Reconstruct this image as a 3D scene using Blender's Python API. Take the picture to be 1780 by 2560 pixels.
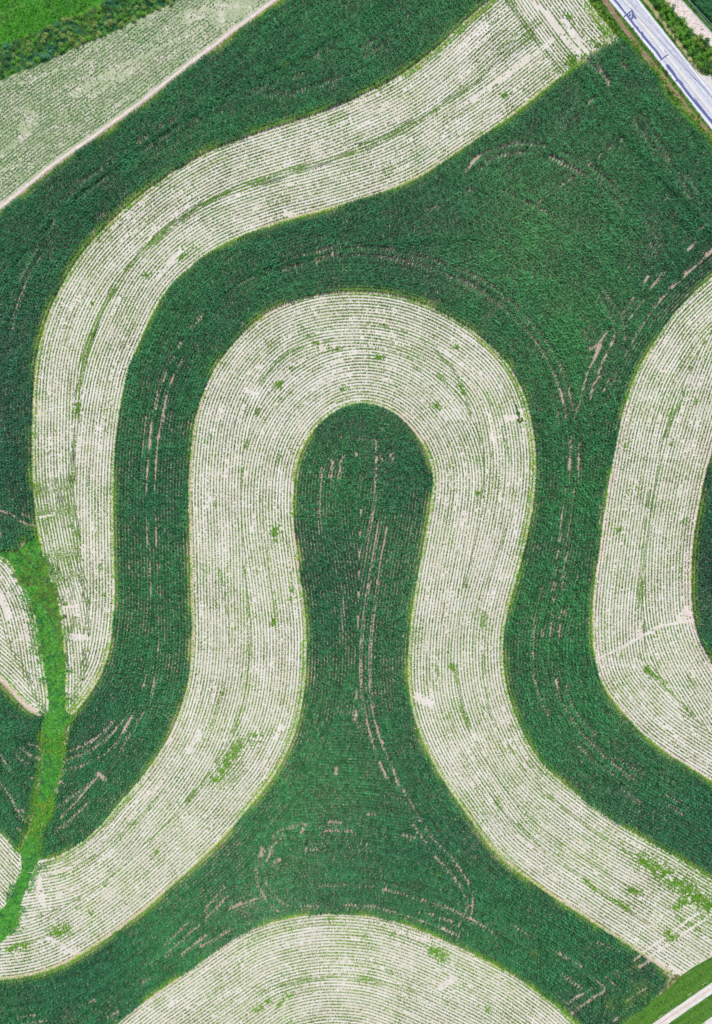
import bpy, math, random
import numpy as np
from mathutils import Vector
from mathutils.geometry import tessellate_polygon

random.seed(7)
RNG = np.random.default_rng(11)
for o in list(bpy.data.objects):
    bpy.data.objects.remove(o)
SC = bpy.context.scene
COL = SC.collection
R = math.radians

# ------------------------------------------------------------------ camera, sky, sun, exposure
HEIGHT = 170.0
cam = bpy.data.cameras.new("camera")
cam.sensor_fit = 'VERTICAL'
cam.sensor_height = 24.0
cam.lens = 24.0 * HEIGHT / 256.0
cam.clip_end = 5000
camo = bpy.data.objects.new("camera", cam)
COL.objects.link(camo)
camo.location = (0, 0, HEIGHT)
SC.camera = camo

SUN_EL, SUN_AZ = 58.0, 12.0           # degrees; azimuth clockwise from +Y
world = bpy.data.worlds.new("World")
SC.world = world
world.use_nodes = True
wn = world.node_tree
bg = wn.nodes["Background"]
sky = wn.nodes.new("ShaderNodeTexSky")
sky.sky_type = 'NISHITA'
sky.sun_disc = False
sky.sun_elevation = R(SUN_EL)
sky.sun_rotation = R(SUN_AZ)
wn.links.new(sky.outputs[0], bg.inputs[0])
bg.inputs[1].default_value = 0.12
sl = bpy.data.lights.new("sun", 'SUN')
sl.energy = 3.6
sl.angle = R(0.5)
sl.color = (1.0, 0.96, 0.9)
so = bpy.data.objects.new("sun", sl)
COL.objects.link(so)
d = Vector((math.sin(R(SUN_AZ)) * math.cos(R(SUN_EL)), math.cos(R(SUN_AZ)) * math.cos(R(SUN_EL)), math.sin(R(SUN_EL))))
so.rotation_euler = d.to_track_quat('Z', 'Y').to_euler()
SC.view_settings.view_transform = 'Standard'
SC.view_settings.look = 'None'
SC.view_settings.exposure = 0.16
SC.view_settings.gamma = 1.0
SC.render.film_transparent = False

# ------------------------------------------------------------------ coordinates
# survey grid: ground coordinates were read off in units of 0.1 m, origin at the north-west corner
TIL = {1: (0, 0, .37594), 2: (590, 0, .37594), 3: (1180, 0, .37594), 4: (0, 850, .37594), 5: (590, 850, .37594),
       6: (1180, 850, .37594), 7: (0, 1700, .65574), 8: (590, 1700, .65574), 9: (1180, 1700, .65574),
       'a': (1520, 0, .0877), 'b': (1640, 100, .10456)}


def T(t, pts):
    ox, oy, s = TIL[t]
    return [(ox + s * x, oy + s * y) for x, y in pts]


def W(pts):
    a = np.asarray(pts, float)
    return np.stack([(a[:, 0] - 890) * .1, (1280 - a[:, 1]) * .1], 1)


def catmull(p, n=8):
    p = np.asarray(p, float)
    q = np.vstack([2 * p[0] - p[1], p, 2 * p[-1] - p[-2]])
    out = []
    t = np.linspace(0, 1, n, endpoint=False)[:, None]
    for i in range(len(p) - 1):
        a, b, c, e = q[i], q[i + 1], q[i + 2], q[i + 3]
        out.append(.5 * ((2 * b) + (c - a) * t + (2 * a - 5 * b + 4 * c - e) * t ** 2 + (3 * b - a - 3 * c + e) * t ** 3))
    out.append(p[-1:])
    return np.vstack(out)


def resample(p, step):
    s = np.r_[0, np.cumsum(np.hypot(*np.diff(p, axis=0).T))]
    n = max(2, int(round(s[-1] / step)) + 1)
    u = np.linspace(0, s[-1], n)
    return np.stack([np.interp(u, s, p[:, 0]), np.interp(u, s, p[:, 1])], 1)


def curve(pts, sig=3.0, step=.5):
    """traced points -> smooth evenly sampled ground curve in metres"""
    p = resample(catmull(W(pts)), step)
    if sig > 0:
        k = int(3 * sig / step)
        g = np.exp(-.5 * (np.arange(-k, k + 1) * step / sig) ** 2)
        g /= g.sum()
        pre = 2 * p[0] - p[k:0:-1] if len(p) > k else np.repeat(p[:1], k, 0)
        post = 2 * p[-1] - p[-2:-k - 2:-1] if len(p) > k + 1 else np.repeat(p[-1:], k, 0)
        e = np.vstack([pre, p, post])
        p = np.stack([np.convolve(e[:, i], g, 'valid') for i in (0, 1)], 1)
    return p


def normals(p):
    t = np.gradient(p, axis=0)
    t /= np.linalg.norm(t, axis=1)[:, None] + 1e-9
    return np.stack([-t[:, 1], t[:, 0]], 1), t


def offset(p, dist):
    return p + normals(p)[0] * dist


def extend(c, m):
    """carry a curve straight on past both ends"""
    st = np.arange(.5, m, .5)[:, None]
    a, b = c[0] - c[5], c[-1] - c[-6]
    return np.vstack([c[0] + st[::-1] * a / np.linalg.norm(a), c, c[-1] + st * b / np.linalg.norm(b)])


def sub(c, a, b):
    """the stretch of curve c between the points nearest to a and b (survey units)"""
    a, b = W([a, b])
    i = int(np.argmin(((c - a) ** 2).sum(1)))
    j = int(np.argmin(((c - b) ** 2).sum(1)))
    return c[min(i, j):max(i, j) + 1]


def inside(P, poly):
    x, y = P[:, 0], P[:, 1]
    r = np.zeros(len(P), bool)
    x1, y1 = poly[:, 0], poly[:, 1]
    x2, y2 = np.roll(x1, -1), np.roll(y1, -1)
    for i in range(len(poly)):
        if y1[i] == y2[i]:
            continue
        c = (y1[i] > y) != (y2[i] > y)
        if c.any():
            r[c] ^= x[c] < (x2[i] - x1[i]) * (y[c] - y1[i]) / (y2[i] - y1[i]) + x1[i]
    return r


def cdist(P, c, chunk=20000):
    c = c.astype(np.float32)
    out = np.empty(len(P), np.float32)
    for i in range(0, len(P), chunk):
        q = P[i:i + chunk].astype(np.float32)
        out[i:i + chunk] = np.sqrt((((q[:, None, 0] - c[None, :, 0]) ** 2) + ((q[:, None, 1] - c[None, :, 1]) ** 2)).min(1))
    return out


def linedist(P, pl, maxd):
    """distance to a polyline, only where it can be under maxd (else 1e9)"""
    out = np.full(len(P), 1e9)
    if len(pl) == 1:
        pl = np.vstack([pl, pl + .01])
    for a, b in zip(pl[:-1], pl[1:]):
        lo, hi = np.minimum(a, b) - maxd, np.maximum(a, b) + maxd
        m = np.nonzero((P[:, 0] > lo[0]) & (P[:, 0] < hi[0]) & (P[:, 1] > lo[1]) & (P[:, 1] < hi[1]))[0]
        if not len(m):
            continue
        ab = b - a
        t = np.clip(((P[m] - a) @ ab) / (ab @ ab + 1e-9), 0, 1)
        dd = np.linalg.norm(P[m] - (a + t[:, None] * ab), axis=1)
        out[m] = np.minimum(out[m], dd)
    return out


_grid = {}


def noise(P, scale, seed=0, octs=1):
    v = np.zeros(len(P))
    tot = 0
    for o in range(octs):
        k = (seed * 7 + o)
        if k not in _grid:
            _grid[k] = np.random.default_rng(1000 + k).random((256, 256))
        g = _grid[k]
        f = 2 ** o / scale
        x, y = P[:, 0] * f + 512.3, P[:, 1] * f + 512.7
        xi, yi = np.floor(x).astype(int), np.floor(y).astype(int)
        fx, fy = x - xi, y - yi
        fx, fy = fx * fx * (3 - 2 * fx), fy * fy * (3 - 2 * fy)
        a, b = g[xi % 256, yi % 256], g[(xi + 1) % 256, yi % 256]
        c, e = g[xi % 256, (yi + 1) % 256], g[(xi + 1) % 256, (yi + 1) % 256]
        w = .5 ** o
        v += w * ((a * (1 - fx) + b * fx) * (1 - fy) + (c * (1 - fx) + e * fx) * fy)
        tot += w
    return v / tot


# ------------------------------------------------------------------ materials
def nodes(name):
    m = bpy.data.materials.new(name)
    m.use_nodes = True
    nt = m.node_tree
    nt.nodes.clear()
    out = nt.nodes.new("ShaderNodeOutputMaterial")
    return m, nt, out


def mat_leaf(name, trans=.25, rough=.55):
    m, nt, out = nodes(name)
    at = nt.nodes.new("ShaderNodeAttribute")
    at.attribute_name = "col"
    df = nt.nodes.new("ShaderNodeBsdfPrincipled")
    df.inputs["Roughness"].default_value = rough
    df.inputs["Specular IOR Level"].default_value = .12
    tr = nt.nodes.new("ShaderNodeBsdfTranslucent")
    mx = nt.nodes.new("ShaderNodeMixShader")
    mx.inputs[0].default_value = trans
    L = nt.links.new
    L(at.outputs["Color"], df.inputs["Base Color"])
    L(at.outputs["Color"], tr.inputs["Color"])
    L(df.outputs[0], mx.inputs[1])
    L(tr.outputs[0], mx.inputs[2])
    L(mx.outputs[0], out.inputs[0])
    return m


def mat_soil(name, cols, scales, fine=.25, bump=.4, rough=.95):
    """three-colour soil: broad patches, clods, and crumbs"""
    m, nt, out = nodes(name)
    L = nt.links.new
    tc = nt.nodes.new("ShaderNodeTexCoord")
    bs = nt.nodes.new("ShaderNodeBsdfPrincipled")
    bs.inputs["Roughness"].default_value = rough
    bs.inputs["Specular IOR Level"].default_value = .1

    def nz(sc, det=4):
        n = nt.nodes.new("ShaderNodeTexNoise")
        n.inputs["Scale"].default_value = sc
        n.inputs["Detail"].default_value = det
        L(tc.outputs["Object"], n.inputs["Vector"])
        return n.outputs["Fac"]

    def ramp(src, lo, hi):
        r = nt.nodes.new("ShaderNodeMapRange")
        r.inputs[1].default_value = lo
        r.inputs[2].default_value = hi
        L(src, r.inputs[0])
        return r.outputs[0]

    def mix(f, a, b, mode='MIX'):
        x = nt.nodes.new("ShaderNodeMix")
        x.data_type = 'RGBA'
        x.blend_type = mode
        for s, v in ((x.inputs[0], f), (x.inputs[6], a), (x.inputs[7], b)):
            if isinstance(v, (int, float)):
                s.default_value = v
            elif isinstance(v, tuple):
                s.default_value = (*v, 1)
            else:
                L(v, s)
        return x.outputs[2]
    c = mix(ramp(nz(scales[0]), .35, .65), cols[0], cols[1])
    c = mix(ramp(nz(scales[1]), .5, .72), c, cols[2])
    f = nz(scales[2], 6)
    c2 = mix(fine, c, ramp(f, .3, .7), 'OVERLAY')
    L(c2, bs.inputs["Base Color"])
    b = nt.nodes.new("ShaderNodeBump")
    b.inputs["Strength"].default_value = bump
    b.inputs["Distance"].default_value = .08
    L(f, b.inputs["Height"])
    L(b.outputs[0], bs.inputs["Normal"])
    L(bs.outputs[0], out.inputs[0])
    return m


M_CORN = mat_leaf("corn_leaf", .22, .5)
M_LEAF = mat_leaf("broad_leaf", .25, .6)
M_GRASS = mat_leaf("grass_blade", .3, .6)
M_FIELD = mat_soil("bare_field_soil", [(.42, .33, .26), (.34, .265, .20), (.48, .395, .33)], (.15, .6, 3.0))
M_PALE = mat_soil("pale_straw_soil", [(.59, .535, .445), (.535, .495, .41), (.615, .575, .51)], (.08, .22, 2.6), .2, .25)
M_HAY = mat_soil("hay_soil", [(.39, .405, .265), (.29, .35, .20), (.52, .48, .40)], (.12, .4, 2.0), .3)
M_TURF = mat_soil("turf_soil", [(.06, .16, .02), (.08, .20, .03), (.13, .18, .05)], (.3, 1.2, 5))
M_MEADOW = mat_soil("meadow_turf", [(.035, .17, .015), (.06, .23, .02), (.11, .22, .05)], (.3, 1.2, 5))
M_WATER = mat_soil("waterway_turf", [(.06, .23, .03), (.09, .29, .045), (.16, .26, .08)], (.4, 1.2, 4), .4)
M_DIRT = mat_soil("pinkish_dirt", [(.62, .52, .47), (.55, .46, .42), (.70, .63, .58)], (.2, .9, 3.5), .35)
M_TAN = mat_soil("tan_margin_soil", [(.55, .44, .36), (.50, .41, .30), (.60, .52, .42)], (.3, 1.2, 4), .3)
M_VERGE = mat_soil("dry_verge_soil", [(.36, .31, .17), (.28, .28, .12), (.44, .36, .22)], (.5, 1.5, 4), .4)
M_DITCH = mat_soil("brown_ditch_soil", [(.20, .135, .085), (.30, .22, .13), (.15, .105, .07)], (.5, 1.5, 4), .4)
M_GRAVEL = mat_soil("white_gravel", [(.62, .57, .53), (.54, .49, .46), (.68, .64, .60)], (.3, 1.3, 6), .35)
M_FAR = mat_soil("far_farmland", [(.10, .16, .06), (.06, .14, .04), (.30, .27, .18)], (.01, .03, .8))
M_ROAD = mat_soil("weathered_asphalt", [(.56, .56, .60), (.50, .50, .545), (.45, .45, .49)], (.25, .6, 5), .25, .15, .9)
M_WORN = mat_soil("worn_asphalt", [(.49, .49, .53), (.44, .44, .485), (.40, .40, .44)], (.4, 1, 6), .3, .15, .9)
M_TAR = mat_soil("tar_patch", [(.085, .105, .23), (.10, .12, .26), (.14, .16, .28)], (.8, 2, 6), .25, .1, .8)
M_WHITE = mat_soil("worn_white_paint", [(.78, .78, .80), (.72, .72, .75), (.62, .62, .66)], (.5, 2, 6), .2, .05)
M_YELLOW = mat_soil("worn_yellow_paint", [(.78, .70, .42), (.74, .68, .50), (.72, .70, .62)], (.5, 2, 6), .2, .05)
M_STAIN = mat_soil("oil_stain", [(.33, .33, .42), (.40, .40, .50), (.28, .28, .36)], (.8, 2, 6), .3, .05)
M_STRAW = mat_leaf("straw_residue", 0, .9)
M_CABLE = mat_soil("cable_metal", [(.42, .62, .60), (.36, .55, .54), (.5, .7, .68)], (1, 3, 9), .1, .05, .4)
M_DRY = mat_soil("dry_stalk", [(.62, .60, .34), (.55, .52, .28), (.7, .66, .45)], (3, 9, 30), .2)
M_WOOD = mat_soil("bleached_wood", [(.55, .48, .40), (.45, .38, .32), (.62, .56, .5)], (3, 9, 30), .3)
M_RUST = mat_soil("orange_stone", [(.62, .26, .13), (.52, .2, .1), (.7, .36, .22)], (3, 9, 20), .3)


# ------------------------------------------------------------------ object helpers
def tag(o, label=None, cat=None, group=None, kind=None):
    for k, v in (("label", label), ("category", cat), ("group", group), ("kind", kind)):
        if v:
            o[k] = v
    return o


def link(name, me, mat=None, parent=None):
    o = bpy.data.objects.new(name, me)
    if mat:
        me.materials.append(mat)
    COL.objects.link(o)
    if parent:
        o.parent = parent
    return o


def raw_mesh(name, V, loops, starts, col=None):
    me = bpy.data.meshes.new(name)
    me.vertices.add(len(V))
    me.vertices.foreach_set("co", np.ascontiguousarray(V, np.float32).ravel())
    me.loops.add(len(loops))
    me.loops.foreach_set("vertex_index", np.ascontiguousarray(loops, np.int32))
    me.polygons.add(len(starts))
    me.polygons.foreach_set("loop_start", np.ascontiguousarray(starts, np.int32))
    if col is not None:
        a = me.attributes.new("col", 'FLOAT_COLOR', 'POINT')
        c = np.ones((len(V), 4), np.float32)
        c[:, :3] = col
        a.data.foreach_set("color", c.ravel())
    me.update(calc_edges=True)
    return me


def sheet(name, poly, z, mat, label, cat=None, kind='structure'):
    tri = tessellate_polygon([[Vector((x, y, 0)) for x, y in poly]])
    V = np.c_[poly, np.full(len(poly), z)]
    n = (V[tri[0][1]] - V[tri[0][0]])
    F = np.array(tri)
    a = V[F[:, 1]] - V[F[:, 0]]
    b = V[F[:, 2]] - V[F[:, 0]]
    f = (a[:, 0] * b[:, 1] - a[:, 1] * b[:, 0]) < 0
    F[f] = F[f][:, ::-1]
    me = raw_mesh(name, V, F.ravel(), np.arange(len(F)) * 3)
    return tag(link(name, me, mat), label, cat, kind=kind)


def ribbon_mesh(name, lines, z, seed=0, rag=.3):
    """flat strips along ground polylines [(points, half width)], with uneven edges and tapered ends"""
    VV, LL, n0 = [], [], 0
    for li, (p, hw) in enumerate(lines):
        p = resample(np.asarray(p), .5)
        nm, _ = normals(p)
        k = len(p)
        s = np.arange(k) * .5 + li * 37.1
        w1 = hw * (1 + rag * (noise(np.c_[s, s * 0 + seed], 1.6, 3, 2) * 2 - 1))
        w2 = hw * (1 + rag * (noise(np.c_[s, s * 0 + seed + 50], 1.6, 4, 2) * 2 - 1))
        if rag > .01:
            e = np.minimum(np.arange(k), np.arange(k)[::-1]) * .5
            tp = np.clip((e + .12) / max(hw, .3), .15, 1) ** .5
            w1, w2 = w1 * tp, w2 * tp
        a, b = p + nm * w1[:, None], p - nm * w2[:, None]
        zz = z + li * .0004
        V = np.empty((2 * k, 3))
        V[0::2, :2], V[1::2, :2], V[:, 2] = a, b, zz
        i = np.arange(k - 1) * 2 + n0
        LL.append(np.stack([i, i + 1, i + 3, i + 2], 1))
        VV.append(V)
        n0 += 2 * k
    F = np.vstack(LL)
    return raw_mesh(name, np.vstack(VV), F.ravel(), np.arange(len(F)) * 4)


def ribbon(name, lines, z, mat, label, cat=None, kind='structure', seed=0, rag=.3):
    return tag(link(name, ribbon_mesh(name, lines, z, seed, rag), mat), label, cat, kind=kind)


class Tmpl:
    def __init__(s, verts, faces, shade):
        s.v = np.array(verts, np.float32)
        s.l = np.array([i for f in faces for i in f], np.int32)
        n = np.array([len(f) for f in faces])
        s.st = np.r_[0, np.cumsum(n)[:-1]].astype(np.int32)
        s.sh = np.array(shade, np.float32)


def scatter(name, tmpls, P, yaw, scl, col, mat, z0=0.0):
    """one mesh of plants: every plant a turned, scaled template"""
    n = len(P)
    pick = RNG.integers(0, len(tmpls), n)
    VV, LL, SS, CC, v0, l0 = [], [], [], [], 0, 0
    for t, tm in enumerate(tmpls):
        ix = np.nonzero(pick == t)[0]
        if not len(ix):
            continue
        c, s_ = np.cos(yaw[ix])[:, None], np.sin(yaw[ix])[:, None]
        sc = scl[ix][:, None]
        x = (tm.v[None, :, 0] * c - tm.v[None, :, 1] * s_) * sc + P[ix, 0:1]
        y = (tm.v[None, :, 0] * s_ + tm.v[None, :, 1] * c) * sc + P[ix, 1:2]
        z = tm.v[None, :, 2] * sc + z0
        VV.append(np.stack([x, y, z], 2).reshape(-1, 3).astype(np.float32))
        CC.append((col[ix][:, None, :] * tm.sh[None, :, None]).reshape(-1, 3).astype(np.float32))
        k = len(ix)
        LL.append((tm.l[None, :] + (v0 + np.arange(k) * len(tm.v))[:, None]).ravel())
        SS.append((tm.st[None, :] + (l0 + np.arange(k) * len(tm.l))[:, None]).ravel())
        v0 += k * len(tm.v)
        l0 += k * len(tm.l)
    me = raw_mesh(name, np.vstack(VV), np.concatenate(LL), np.concatenate(SS), np.vstack(CC))
    return link(name, me, mat)


def corn_templates(k=6):
    out = []
    rr = random.Random(3)
    for _ in range(k):
        V, F, S = [], [], []
        h = rr.uniform(1.1, 1.4)
        for j in range(7):
            u = j / 6
            z = .3 + (h - .42) * u
            az = (j % 2) * math.pi + rr.gauss(0, .8) + math.pi / 2
            ln = rr.uniform(.48, .64) * (1 - .3 * max(0, u - .5) * 2)
            rise = .12 + .16 * u
            w = rr.uniform(.08, .108)
            cx, cy = math.cos(az), math.sin(az)
            px, py = -cy, cx
            i = len(V)
            tip = z + rise - (.22 - .26 * u)
            V += [(px * w * .7, py * w * .7, z), (-px * w * .7, -py * w * .7, z),
                  (cx * ln * .5 + px * w, cy * ln * .5 + py * w, z + rise), (cx * ln * .5 - px * w, cy * ln * .5 - py * w, z + rise),
                  (cx * ln, cy * ln, tip)]
            F += [(i, i + 1, i + 3, i + 2), (i + 2, i + 3, i + 4)]
            S += [rr.uniform(.75, 1.3)] * 5
        # stalk
        i = len(V)
        for a in (0, 2.1, 4.2):
            V.append((.025 * math.cos(a), .025 * math.sin(a), 0))
        V.append((0, 0, h))
        F += [(i, i + 1, i + 3), (i + 1, i + 2, i + 3), (i + 2, i, i + 3)]
        S += [.9] * 4
        out.append(Tmpl(V, F, S))
    return out


def clump_templates(k, n, rad, h, size, seed, up=.5, blade=False):
    """leafy clumps: n tilted leaves (or upright blades) inside a low dome"""
    out = []
    rr = random.Random(seed)
    for _ in range(k):
        V, F, S = [], [], []
        for j in range(n):
            a, r = rr.uniform(0, 6.283), rad * math.sqrt(rr.random())
            x, y = r * math.cos(a), r * math.sin(a)
            i = len(V)
            sz = size * rr.uniform(.7, 1.3)
            sh = rr.uniform(.7, 1.35)
            if blade:
                b = rr.uniform(0, 6.283)
                px, py = math.cos(b), math.sin(b)
                lean = rr.uniform(.2, .9) * h
                V += [(x + px * sz * .5, y + py * sz * .5, 0), (x - px * sz * .5, y - py * sz * .5, 0),
                      (x - py * lean, y + px * lean, h * rr.uniform(.6, 1.1))]
                F += [(i, i + 1, i + 2)]
                S += [sh] * 3
            else:
                z = h * (1 - .6 * (r / rad) ** 2) * rr.uniform(.45, 1)
                n_ = Vector((rr.gauss(0, up), rr.gauss(0, up), 1)).normalized()
                t1 = n_.orthogonal().normalized()
                t2 = n_.cross(t1)
                b = rr.uniform(0, 6.283)
                t1, t2 = t1 * math.cos(b) + t2 * math.sin(b), t2 * math.cos(b) - t1 * math.sin(b)
                c = Vector((x, y, z))
                for q in (t1 * .62, t2 * .4, t1 * -.62, t2 * -.4):
                    V.append(tuple(c + q * sz))
                F += [(i, i + 1, i + 2, i + 3)]
                S += [sh] * 4
        out.append(Tmpl(V, F, S))
    return out


CORN = corn_templates()
SOY = clump_templates(6, 8, .20, .2, .19, 5, .35)
TUFT = clump_templates(6, 9, .28, .34, .09, 6, blade=True)
WEED = clump_templates(6, 9, .3, .4, .2, 8)

# ------------------------------------------------------------------ traced field edges (survey units)
HEDGE_S = [(-200, 300), (0, 201), (63, 175), (113, 154), (200, 113), (270, 86), (345, 47), (407, 19), (445, 0), (620, -90), (760, -170)]
HEDGE_N = [(-200, 205), (0, 122), (75, 88), (132, 69), (175, 44), (219, 34), (260, 3), (330, -40), (560, -170)]
NWL = [(-200, 672), (0, 523), (49, 485), (124, 421), (211, 361), (301, 297), (376, 241), (451, 180), (526, 124), (590, 75), (646, 34), (692, 0), (820, -95), (920, -170)]
C1 = [(1400, -160), (1310, -75), (1224, 0), (1182, 32), (1154, 61), (1125, 88), (1094, 116), (1047, 154), (1000, 188), (950, 217), (898, 241), (816, 276), (740, 303), (665, 327),
      (600, 348), (541, 370), (470, 406), (406, 447), (346, 492), (286, 545), (241, 590), (203, 635), (169, 688), (143, 733), (120, 789),
      (105, 838), (98, 860), (92, 895), (86, 948), (83, 1008), (81, 1076), (81, 1151), (85, 1226), (90, 1294), (98, 1342)]
AL = [(98, 1342), (109, 1391), (128, 1455), (145, 1504), (154, 1564), (160, 1624), (165, 1690), (162, 1759), (168, 1786)]
C2 = [(178, 1789), (198, 1770), (235, 1720), (261, 1673), (274, 1621), (284, 1550), (287, 1489), (285, 1376), (283, 1264), (284, 1188), (289, 1113), (295, 1053), (305, 993),
      (320, 925), (335, 885), (352, 850), (365, 820), (387, 771), (417, 726), (451, 688), (500, 647), (545, 617), (597, 592), (646, 575), (714, 551),
      (797, 530), (872, 508), (947, 485), (1015, 459), (1079, 425), (1135, 387), (1185, 353), (1236, 320), (1293, 278), (1349, 233), (1391, 199), (1436, 165), (1458, 150)]
AE = [(1490, 122), (1511, 109), (1535, 84), (1503, 45), (1470, 0), (1420, -70), (1370, -160)]
BO = [(99, 2150), (138, 2146), (190, 2113), (249, 2067), (289, 2015), (348, 1952), (393, 1890), (433, 1825), (459, 1750), (473, 1700), (482, 1602), (479, 1489), (477, 1376),
      (474, 1301), (472, 1226), (476, 1151), (483, 1083), (492, 1030), (511, 974), (534, 925), (564, 880), (596, 843), (646, 796), (714, 759), (789, 736), (872, 728),
      (947, 731), (1015, 744), (1079, 767), (1135, 795), (1190, 831), (1218, 853), (1255, 887), (1285, 929), (1308, 974), (1325, 1030), (1336, 1091), (1341, 1151),
      (1338, 1218), (1328, 1286), (1312, 1365), (1289, 1452), (1268, 1527), (1257, 1602), (1260, 1690), (1278, 1759), (1305, 1825), (1337, 1884), (1383, 1936),
      (1449, 1989), (1508, 2034), (1587, 2084), (1672, 2130), (1750, 2179), (1780, 2197), (1980, 2310)]
BI = [(-200, 2440), (-60, 2450), (0, 2448), (79, 2438), (164, 2408), (249, 2356), (315, 2310), (380, 2257), (446, 2198), (511, 2139), (564, 2087), (595, 2051), (629, 2008), (675, 1956),
      (711, 1890), (738, 1831), (754, 1766), (763, 1705), (767, 1602), (764, 1545), (755, 1470), (744, 1388), (735, 1320), (732, 1256), (736, 1188), (744, 1147),
      (759, 1109), (785, 1072), (816, 1042), (853, 1016), (898, 1006), (940, 1010), (985, 1029), (1021, 1061), (1054, 1102), (1075, 1143), (1084, 1188),
      (1081, 1237), (1072, 1294), (1060, 1358), (1047, 1429), (1034, 1508), (1024, 1583), (1020, 1658), (1021, 1705), (1026, 1752), (1042, 1811), (1069, 1877),
      (1108, 1949), (1154, 2015), (1187, 2062), (1246, 2139), (1311, 2189), (1377, 2238), (1442, 2277), (1508, 2323), (1573, 2362), (1600, 2382), (1678, 2434)]
DT = [(120, 2720), (190, 2650), (289, 2560), (354, 2507), (420, 2461), (485, 2415), (551, 2369), (597, 2336), (669, 2307), (747, 2289), (813, 2282), (885, 2284), (957, 2293),
      (1023, 2313), (1088, 2339), (1154, 2369), (1185, 2384), (1246, 2415), (1305, 2448), (1331, 2470), (1377, 2500), (1410, 2530), (1442, 2560), (1490, 2602)]
EL = [(1950, 563), (1860, 625), (1780, 692), (1744, 722), (1706, 759), (1676, 789), (1655, 823), (1635, 856), (1612, 891), (1590, 936), (1567, 1000), (1550, 1057), (1535, 1132), (1522, 1207),
      (1511, 1282), (1500, 1358), (1488, 1452), (1481, 1527), (1481, 1602), (1488, 1658), (1500, 1705), (1528, 1746), (1567, 1792), (1613, 1841), (1672, 1884),
      (1737, 1926), (1780, 1952), (1980, 2072)]
ER = [(1980, 690), (1900, 810), (1830, 960), (1780, 1121), (1763, 1181), (1748, 1256), (1736, 1320), (1729, 1395), (1727, 1459), (1729, 1519), (1736, 1564), (1755, 1613), (1780, 1658), (1880, 1810), (1980, 1930)]
CE = [(1515, 112), (1545, 98), (1572, 112), (1602, 150), (1634, 190), (1668, 237), (1702, 282), (1743, 324), (1780, 370), (1870, 470), (1950, 563)]
GR = [(-150, 1365), (0, 1386), (26, 1407), (47, 1438), (65, 1472), (81, 1511), (94, 1563), (104, 1616), (112, 1681), (120, 1733), (125, 1762), (120, 1778)]
GL = [(-150, 1560), (0, 1691), (26, 1717), (52, 1746), (81, 1772), (104, 1785), (120, 1778)]
HR = [(108, 1795), (106, 1826), (112, 1878), (106, 1904), (109, 1930), (97, 1967), (91, 2009), (80, 2051), (72, 2080), (52, 2125)]
IT = [(-150, 1940), (0, 2080), (26, 2108), (52, 2136)]
WR = [(180, 1794), (163, 1826), (157, 1878), (154, 1917), (144, 1946), (133, 1983), (130, 2022), (113, 2051), (103, 2080), (99, 2113), (99, 2150)]
WB = [(99, 2150), (89, 2163), (78, 2187), (70, 2213), (57, 2244), (47, 2278), (37, 2309), (16, 2343), (0, 2359), (-60, 2410), (-150, 2440)]
IR = [(52, 2136), (54, 2166), (53, 2187), (39, 2218), (26, 2244), (0, 2276), (-150, 2380)]
LAWN = [(1490, 2602), (1556, 2562), (1593, 2528), (1656, 2483), (1697, 2445), (1719, 2426), (1780, 2392), (1980, 2290)]

cu = {k: curve(v, s) for k, v, s in (("HS", HEDGE_S, 2), ("HN", HEDGE_N, 1.5), ("NW", NWL, 3), ("C1", C1, 3), ("AL", AL, 1.5), ("C2", C2, 3), ("AE", AE, 1),
                                     ("BO", BO, 3), ("BI", BI, 3), ("DT", DT, 3), ("EL", EL, 3), ("ER", ER, 3), ("CE", CE, 1.5), ("GR", GR, 2), ("GL", GL, 1.5),
                                     ("HR", HR, .7), ("IT", IT, 1), ("WR", WR, .8), ("WB", WB, 1), ("IR", IR, 1), ("LW", LAWN, 1.5))}
rev = lambda a: a[::-1]
cat = lambda *a: np.vstack(a)
NWC = offset(cu["NW"], -1.0)                   # corn begins about a metre past the dirt line
POLY = {
    'K1': cat(NWC, W([(1400, -170)]), cu["C1"], W([(60, 1362), (34, 1380), (0, 1378), (-200, 1345)])),
    'K2': cat(rev(cu["WR"]), cu["C2"], W([(1485, 128)]), cu["CE"], cu["EL"], rev(cu["BO"])),
    'K3': cat(cu["BI"], W([(1690, 2444)]), rev(cu["LW"][:int(len(cu["LW"]) * .42)]), rev(cu["DT"]), W([(-200, 2720)])),
    'K4': cat(cu["ER"]),
    'K5': cat(offset(cu["GL"], -.8), cu["HR"], rev(cu["IT"])),
    'K6': W([(1640, -80), (1706, 0), (1758, 60), (1800, 105), (1980, 260), (1980, -170), (1640, -170)]),
    'A': cat(cu["C1"], cu["AL"], cu["C2"], cu["AE"]),
    'B': cat(cu["BI"], W([(1698, 2440)]), cu["LW"][int(len(cu["LW"]) * .47):], rev(cu["BO"]), cu["WB"]),
    'D': cat(cu["DT"], W([(1490, 2720), (120, 2720)])),
    'E': cat(cu["EL"], rev(cu["ER"])),
    'G': cat(cu["GR"], rev(cu["GL"])),
    'I': cat(cu["IT"], cu["IR"]),
    'NW': cat(cu["HS"], rev(cu["NW"])),
}

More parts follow.
